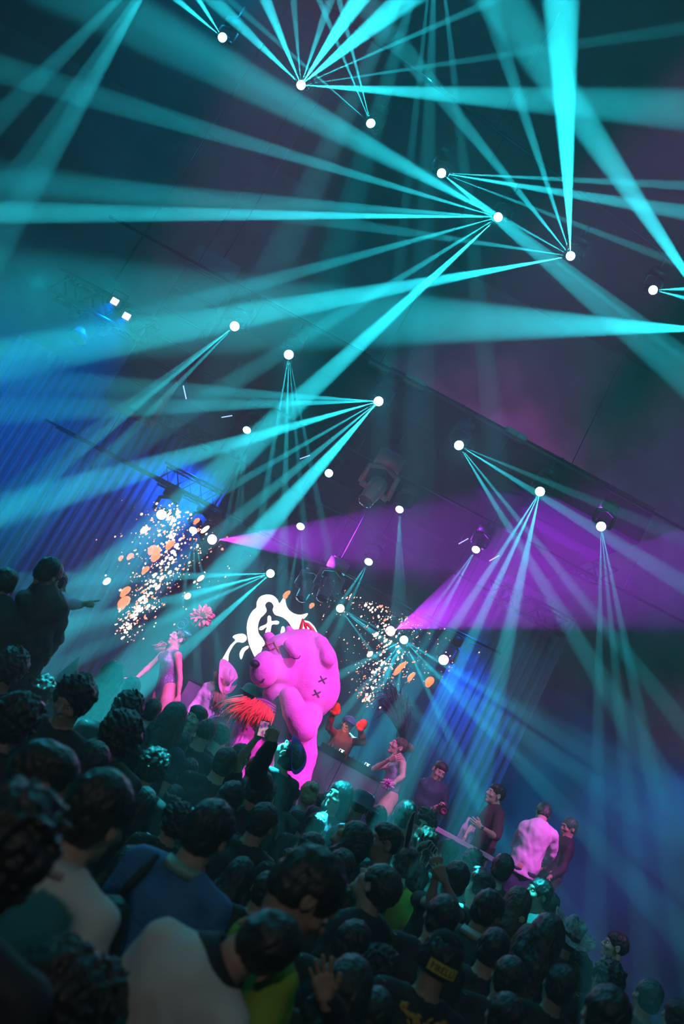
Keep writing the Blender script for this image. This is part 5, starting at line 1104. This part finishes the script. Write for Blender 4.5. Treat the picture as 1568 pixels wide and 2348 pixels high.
for it in range(80):
    for a in pl_:
        for f_ in FIXED:
            dy = a[1] - f_.y
            if abs(a[0].x * a[1] - f_.x) < .40 and abs(dy) < .34: a[1] += (.34 - abs(dy)) * .5 * (1 if dy >= 0 else -1)
    for i in range(len(pl_)):
        for j in range(i):
            a, b_ = pl_[i], pl_[j]; dx = a[0].x * a[1] - b_[0].x * b_[1]; dy = a[1] - b_[1]
            if abs(dx) < .40 and abs(dy) < .30:
                s_ = (.30 - abs(dy)) * .25 * (1 if dy >= 0 else -1); a[1] += s_; b_[1] -= s_
    for a in pl_: a[1] = min(max(a[1], a[2] * .86), a[2] * 1.16, 10.35) if a[2] > 2 else a[1]
SKINS = [M_SKIN, M_SKIN2, M_SKIN]
PEOPLE = {}
for i, c in enumerate(CR):
    px, py, sz, yaw, sex, pose, hair, hc, tk, label = c; Y = pl_[i][1]; p = P(px, py, Y)
    me, J, H = proto(sex, pose); k = p.z / 1.62; hx, hy = J['head'][0], J['head'][1]
    ya = math.radians(yaw); rot = Matrix.Rotation(ya, 3, 'Z'); off = rot @ Vector((hx, hy, 0)) * k
    root = tag(empty('person', (p.x - off.x, p.y - off.y, 0)), label, 'person', None); root.rotation_euler.z = ya; root.scale = (k, k, k)
    o = child_mesh('body', me, None, root); sk = SKINS[i % 3]; setmats(o, [sk, M_EYEW, M_EYE])
    o = child_mesh('shirt', ptop(sex, tk[0]), None, root); setmats(o, [TOPM[tk[1]]])
    o = child_mesh('trousers', plegs(sex), None, root); setmats(o, [M_JEANS if i % 2 else M_BLK])
    o = child_mesh('hair', phair(hair, i % 3), None, root, J['head'], H); setmats(o, [HM[hc]])
    PEOPLE[label] = (root, J, H, k)
def who(s): return [v for k, v in PEOPLE.items() if s in k][0]
def on_head(key, name, mb, m, smooth=True):
    root, J, H, k = who(key); o = _b(mb, name, m, root, smooth); o.location = J['head']; o.rotation_euler = Matrix(H.tolist()).to_euler(); return o
# hats, ears, clips and patches worn in the crowd
o = on_head('pointed party hat', 'party_hat', (lambda b: (b.lathe([(.092, .05), (.0, .30), (.0, .29), (.088, .05)], (0, -.01, 0), None, 28), b)[1])(MB()), mat('dark_party_hat', (.05, .08, .07), .5))
def bunny(key, tall, bent):
    for sx, (ht, fold) in ((-1, tall), (1, bent)):
        mb = MB(); mi = MB()
        base_ = Vector((sx * .045, -.0, .115)); lean_ = sx * .06
        pts = [base_, base_ + Vector((lean_ * .3, 0, ht * .3)), base_ + Vector((lean_ * .7, 0, ht * .65)), base_ + Vector((lean_, 0, ht))]
        if fold: pts = [base_, base_ + Vector((sx * .02, 0, ht * .35)), base_ + Vector((sx * .05, -.03, ht * .55)), base_ + Vector((sx * .12, -.06, ht * .35))]
        for k in range(len(pts) - 1):
            a_, c_ = pts[k], pts[k + 1]; wd = (.020, .034, .028, .010)
            for t in (0, .25, .5, .75):
                q_ = a_ * (1 - t) + c_ * t; r_ = wd[k] * (1 - t) + wd[k + 1] * t; mb.ball(q_, (r_, .010, .030), 10, basis(c_ - a_, (0, 1, 0)) @ Matrix.Rotation(math.pi / 2, 3, 'Z') if False else None)
                mi.ball(q_ + Vector((0, -.0075, 0)), (r_ * .62, .006, .026), 8)
        er_ = on_head(key, 'bunny_ear', mb, mat('pale_ear_fur', (.55, .6, .55), .8)); sub(on_head(key, 'inner_ear', mi, mat('dark_ear_lining', (.03, .02, .03), .8)), er_)
    mb = MB(); mb.tube([(math.sin(t) * .094, -.005, math.cos(t) * .112 + .012) for t in np.linspace(-1.6, 1.6, 18)], .007, 8); on_head(key, 'headband', mb, mat('pale_ear_fur', (.55, .6, .55)))
bunny('taller left upright ear', (.24, False), (.17, True)); bunny('second woman in bunny ears', (.24, False), (.17, True))
# black cap with the patch: crown, brim turned forward, patch with letters, gold leaves
key = 'black cap with yellow'
mb = MB(); mb.lathe([(0, .135), (.04, .131), (.075, .105), (.095, .06), (.101, .01), (.101, -.045), (.096, -.045), (.094, .01), (.0, .1)], (0, -.012, .005), Matrix.Diagonal((.93, 1.1, 1)), 32); mb.ball((0, .13, .01), (.075, .085, .010), 14)
CAP = on_head(key, 'cap', mb, M_FUZZ)
def curved(u, v, r=.112):   # wraps a flat patch round the back of the cap
    a_ = u / r; return Vector((math.sin(a_) * r * .94, -.012 - math.cos(a_) * r * 1.07, v))
mb = MB(); n = 12
for k in range(n):
    u0 = -.075 + .15 * k / n; u1 = -.075 + .15 * (k + 1) / n; mb.add([curved(u0, -.03), curved(u1, -.03), curved(u1, .018), curved(u0, .018)], [(0, 1, 2, 3)])
sub(on_head(key, 'patch', mb, mat('yellow_patch', (.75, .62, .06), .6)), CAP)
GL = {'P': ['110', '101', '110', '100', '100'], 'I': ['1', '1', '1', '1', '1'], 'R': ['110', '101', '110', '101', '101'], 'E': ['111', '100', '110', '100', '111'], 'L': ['100', '100', '100', '100', '111']}
mb = MB(); u = -.060; ch = .0046
for ci, L in enumerate('PIRELLI'):
    g = GL[L]; wdt = len(g[0]); tall = 1.45 if ci == 0 else 1
    for r_, rowt in enumerate(g):
        for c_, b1 in enumerate(rowt):
            if b1 == '1':
                u0 = u + c_ * ch * 1.15; v1 = .008 - r_ * .0058 * (1.0); q_ = [curved(u0, v1 - .0062, .1135), curved(u0 + ch * 1.25, v1 - .0062, .1135), curved(u0 + ch * 1.25, v1, .1135), curved(u0, v1, .1135)]; mb.add(q_, [(0, 1, 2, 3)])
    if ci == 0: mb.add([curved(u, .008, .1135), curved(u + .115, .008, .1135), curved(u + .115, .0125, .1135), curved(u, .0125, .1135)], [(0, 1, 2, 3)])
    u += (wdt * 1.15 + 1.0) * ch
sub(on_head(key, 'lettering', mb, mat('dark_red_letters', (.12, .03, .02), .6)), CAP)
root, J, H, k = who(key); mb = MB()
rs = random.Random(11)
for sx in (-1, 1):
    for q_ in range(34):
        t_ = rs.random(); c_ = Vector((sx * (.012 + .085 * t_), -.128 - .012 * (1 - t_), 1.385 + .035 * t_ + rs.gauss(0, .012)))
        mb.ball(c_, (rs.uniform(.008, .018), .006, rs.uniform(.004, .008)), 6, Matrix.Rotation(-sx * rs.uniform(-.4, 1.3), 3, 'Y'))
_b(mb, 'gold_leaf_print', mat('gold_print', (.75, .42, .04), .5), root)
# cowboy hat in the crowd and the dark one against the bear
mb = hat_mb('cowboy'); o = on_head('tilted grey cowboy hat', 'cowboy_hat', mb, mat('grey_hat_felt', (.50, .46, .50), .6, noise=(30, (.12, .10, .12)))); o.location.z += .05; o.rotation_euler = (math.radians(18), math.radians(14), 0); sm = o.modifiers.new('t', 'SOLIDIFY'); sm.thickness = .004
mb = MB(); mb.lathe([(0, .14), (.07, .135), (.098, .10), (.102, .05), (.17, .03), (.172, .024), (.10, .035), (0, .05)], (0, -.01, 0), Matrix.Diagonal((1, 1.1, 1)), 28); on_head('dark brimmed hat', 'brimmed_hat', mb, mat('plum_hat_felt', (.12, .05, .09), .6))
# small things in the hair
def bow(key, c_, m, s_=.03):
    mb = MB(); c_ = Vector(c_)
    for d in ((-1, .3), (.8, -.9), (.1, -1.3), (1, .5)):
        v = Vector((d[0], 0, d[1])) * s_; mb.ball(c_ + v, (s_ * 1.1, .006, .008), 8, basis((0, -1, 0), v) if False else Matrix.Rotation(-math.atan2(d[1], d[0]), 3, 'Y'))
    mb.ball(c_, .012, 8); on_head(key, 'hair_bow', mb, m)
bow('yellow green bow', (0, -.165, -.12), mat('yellow_ribbon', (.6, .65, .05), .5))
mb = MB(); 
for k in range(6): a_ = k * math.pi / 3; mb.ball((.03 + math.cos(a_) * .014, -.155, -.06 + math.sin(a_) * .014), (.010, .005, .010), 8)
mb.ball((.03, -.162, -.06), .007, 8); on_head('small flower clip', 'flower_clip', mb, mat('cream_petals', (.8, .55, .4), .5))
mb = MB()
for x, z in ((.0, .05), (.03, .055), (.045, .05), (.01, .0), (.03, -.005), (-.02, .03), (.0, -.04)): mb.ball((x, -.118 - .0, z + .02), .0075, 8)
on_head('sparkling cyan hair clips', 'hair_clip', mb, mat('crystal_clip', (.4, .9, 1), .05, metal=1.))
mb = MB()
for t in np.linspace(-1.2, 1.2, 9): mb.ball((math.sin(t) * .10, -.012 - math.cos(t) * .115, .035 + .01 * math.sin(t * 5)), (.017, .006, .013), 8, Matrix.Rotation(t, 3, 'Z'))
on_head('patterned bandana', 'bandana_print', mb, mat('pale_print', (.45, .36, .40), .7))
for key in ('dangling earring', 'glinting earring'):
    mb = MB(); mb.tube([(.085, -.005, -.045), (.088, -.005, -.075)], .003, 6); mb.ball((.088, -.005, -.083), .009, 8); mb.tube([(-.085, -.005, -.045), (-.088, -.005, -.075)], .003, 6); mb.ball((-.088, -.005, -.083), .009, 8)
    on_head(key, 'earring', mb, mat('bright_earring', (.7, 1, .9), .1, metal=1.))
mb = MB(); mb.ball((-.033, .096, .008), (.028, .010, .020), 10); mb.ball((.033, .096, .008), (.028, .010, .020), 10); mb.tube([(-.08, .0, .012), (-.06, .085, .012), (.06, .085, .012), (.08, 0, .012)], .004, 6); on_head('dark sunglasses', 'sunglasses', mb, mat('dark_glasses', (.01, .01, .01), .1))
# shirt collars that catch the light
for key, m_ in (('white collared shirt', M_WSH), ('bright cyan collar edge', M_WSH), ('man in blue shirt', mat('mint_collar', (.35, .6, .5), .6))):
    root, J, H, k = who(key); mb = MB(); nk = Vector(J['neck']) + Vector((0, .0, .005)); n = 20; vs = []
    for q_ in range(n + 1):
        a_ = math.pi / 2 + .45 + (2 * math.pi - .9) * q_ / n; d = Vector((math.cos(a_), math.sin(a_), 0)); up_ = .03 if math.sin(a_) < 0 else .012
        vs += [nk + d * .074 + Vector((0, 0, up_)), nk + d * .092 + Vector((0, 0, -.018)), nk + d * .066 + Vector((0, 0, -.005))]
    mb.add(vs, [(q_ * 3 + t, q_ * 3 + 3 + t, q_ * 3 + 3 + (t + 1) % 3, q_ * 3 + (t + 1) % 3) for q_ in range(n) for t in range(3)]); _b(mb, 'collar', m_, root)
mb = MB(); root, J, H, k = who('man in blue shirt'); mb.tube([(-.10, .10, 1.36), (-.105, .04, 1.47), (-.11, -.06, 1.46), (-.12, -.135, 1.33), (-.13, -.13, 1.15)], .018, 8); _b(mb, 'shoulder_strap', M_BLK, root)
# ---------------------------------------------------------------- people in the crowd with raised arms or special poses
def raised(label, px, py, Y, sex, arms, hair, top, fwd=(0, 1, 0), hands=('relaxed', 'relaxed'), hand_px={}, skin=None, hup=None, hm=None, s=None):
    p = P(px, py, Y); s = s or p.z / 1.62; J0 = stand(sex); ya = math.atan2(-fwd[0], fwd[1]) if (fwd[0] or fwd[1]) else 0; R = Matrix.Rotation(ya, 3, 'Z')
    base_ = np.array([p.x, p.y, 0]); W = {k: np.array(R @ Vector(v) * s) + base_ for k, v in J0.items()}
    W['head'] = np.array(p)
    for k, v in arms.items(): W[k] = np.array(P(*v))
    J = {k: tuple(v - base_) for k, v in W.items()}
    for a in 'LR':
        if a in hand_px: h = hand_px[a]; J['hand' + a] = (np.array(P(h[0], h[1], h[2])) - W['wr' + a], npv(*h[3]))
    H = frame(npv(*fwd), npv(*(hup or (0, 0, 1)))); root = tag(empty('person', base_), label, 'person')
    child_mesh('body', body_mesh(J, s, sex, H, hands, c=.018, f=.006), [skin or M_SKIN, M_EYEW, M_EYE], root)
    child_mesh('shirt', clothes_top(J, s, sex, H, **{k: v for k, v in top.items() if k != 'm'}), top['m'], root)
    child_mesh('trousers', clothes_legs(J, s), M_BLK, root)
    if hair: child_mesh('hair', [hair_mesh(hair) + (0,)], hm or M_HAIR, root, J['head'], H, s)
    return root, J, H, s
raised('person filming the bear with a phone held up, arm lit pink', 520, 1790, 8.6, 'm', dict(shR=(530, 1812, 8.6), elR=(548, 1742, 8.45), wrR=(589, 1692, 8.35)), 'short', dict(m=M_BLK, sleeve=.5), hands=('relaxed', 'hold'), hand_px={'R': (604, 1672, 8.3, (0, 1, 0))})
p = P(604, 1671, 8.2); Rp = Matrix((RIGHT, FWD, UPV)).transposed() @ Matrix.Rotation(math.radians(14), 3, 'Y'); root = tag(empty('phone', p), 'black phone held up with its lit screen showing the stage', 'phone')
mb = MB(); mb.box((0, 0, 0), (.080, .009, .135), Rp); PB = _b(mb, 'body', M_BLACK, root, False)
nt_m = mat('phone_screen', (.1, .1, .1), .3); nt = nt_m.node_tree; bs = nt.nodes['Principled BSDF']; tc = nt.nodes.new('ShaderNodeTexCoord'); nz = nt.nodes.new('ShaderNodeTexNoise'); nz.inputs['Scale'].default_value = 34; rp = nt.nodes.new('ShaderNodeValToRGB')
for k_, (ps_, c_) in enumerate(((.35, (.02, .12, .5, 1)), (.5, (.9, .15, .5, 1)))): rp.color_ramp.elements[k_].position = ps_; rp.color_ramp.elements[k_].color = c_
e_ = rp.color_ramp.elements.new(.62); e_.color = (1, .75, .85, 1); nt.links.new(tc.outputs['Object'], nz.inputs['Vector']); nt.links.new(nz.outputs['Fac'], rp.inputs[0]); nt.links.new(rp.outputs[0], bs.inputs['Emission Color']); bs.inputs['Emission Strength'].default_value = .5
mb = MB(); mb.box(Rp @ Vector((0, -.006, 0)), (.072, .003, .122), Rp); sub(_b(mb, 'screen', nt_m, root, False), PB)
raised('silhouetted person raising a dark sleeved arm, hand open beside the phone', 590, 1812, 7.2, 'm', dict(shR=(598, 1826, 7.2), elR=(590, 1765, 7.05), wrR=(622, 1706, 6.95)), 'short', dict(m=M_BLK, sleeve=1.95, infl=.02), hands=('relaxed', 'hold'), hand_px={'R': (627, 1680, 6.95, (0, 1, .0))})
root, J, H, s = raised('silhouetted person in dark purple cowboy hat in front of the bear legs', 662, 1732, 9.8, 'm', {}, 'short', dict(m=M_BLK, sleeve=1.9), fwd=tuple(UPV * .75 + FWD * .5), hup=tuple(RIGHT * .85 + UPV * .2 - FWD * .32))
mb = MB(); HV = Vector(J['head']) + Vector(H @ npv(0, 0, .05)) * s; Hm = Matrix(H.tolist()); hb_ = hat_mb('cowboy'); mb.add([HV + Hm @ Vector(v) * s * .62 for v in hb_.v], hb_.f); o = _b(mb, 'cowboy_hat', mat('purple_hat_felt', (.30, .05, .45), .55), root); sm = o.modifiers.new('t', 'SOLIDIFY'); sm.thickness = .005
raised('person raising two pale fists beside the bunny ears', 1040, 2020, 7.6, 'f', dict(elR=(1045, 2085, 7.3), wrR=(1018, 2018, 7.25), elL=(985, 2075, 7.35), wrL=(1000, 2000, 7.3)), 'short', dict(m=M_BLK, sleeve=.4), hands=('grip', 'grip'), hand_px={'R': (1008, 1996, 7.25, (0, 1, 0)), 'L': (1000, 1985, 7.3, (0, 1, 0))})
raised('person holding up spread pale fingers beside the yellow green shirt', 792, 2268, 3.9, 'f', dict(elR=(765, 2320, 3.7), wrR=(745, 2290, 3.62)), 'long', dict(m=M_BLK, sleeve=1.9), hands=('relaxed', 'open'), hand_px={'R': (738, 2235, 3.6, (0, -1, 0))})
# man in white shirt with black collar leaning across, seen from behind
base_ = P(470, 2700, 3.1)
def leaner():
    Y = 3.05; head = P(592, 2172, Y); s = 1.0
    W = dict(head=head, neck=P(500, 2215, Y + .02), chest=P(395, 2290, Y + .02)); pel = W['chest'] + Vector((-.02, .1, -.36)); W['pel'] = pel
    W['shL'] = P(375, 2160, Y + .04); W['shR'] = P(520, 2350, Y - .05); W['elL'] = W['shL'] + Vector((-.08, .06, -.27)); W['wrL'] = W['elL'] + Vector((.04, .18, -.16)); W['elR'] = W['shR'] + Vector((.06, .05, -.28)); W['wrR'] = W['elR'] + Vector((-.03, .2, -.12))
    b0 = Vector((pel.x, pel.y, 0))
    for a, sg in (('L', -1), ('R', 1)):
        h = pel + Vector((sg * .09, 0, -.04)); W['hip' + a] = h; W['kn' + a] = Vector((h.x, h.y + .03, h.z * .54)); W['an' + a] = Vector((h.x, h.y - .02, .085)); W['toe' + a] = Vector((h.x, h.y + .13, .03))
    J = {k: tuple(Vector(v) - b0) for k, v in W.items()}; up_ = (Vector(J['head']) - Vector(J['neck'])).normalized()
    H = frame((.35, .9, -.1), tuple(up_)); root = tag(empty('person', b0), 'man with close cropped head leaning over, white shirt with black collar band', 'person')
    child_mesh('body', body_mesh(J, s, 'm', H, c=.016, f=.006), [M_SKIN, M_EYEW, M_EYE], root)
    child_mesh('shirt', clothes_top(J, s, 'm', H, sleeve=.7, infl=.016, wr=.006, c=.013), M_WSH, root); child_mesh('trousers', clothes_legs(J, s), M_BLK, root)
    child_mesh('hair', [hair_mesh('buzz') + (0,)], M_HAIR, root, J['head'], H, s * 1.04)
    nk = Vector(J['neck']); mb = MB(); Bn = basis(up_)
    mb.lathe([(.070, .045), (.082, .048), (.116, -.028), (.100, -.035), (.070, .045)], nk - up_ * .005, Bn, 28); _b(mb, 'collar_band', M_BLK, root)
leaner()
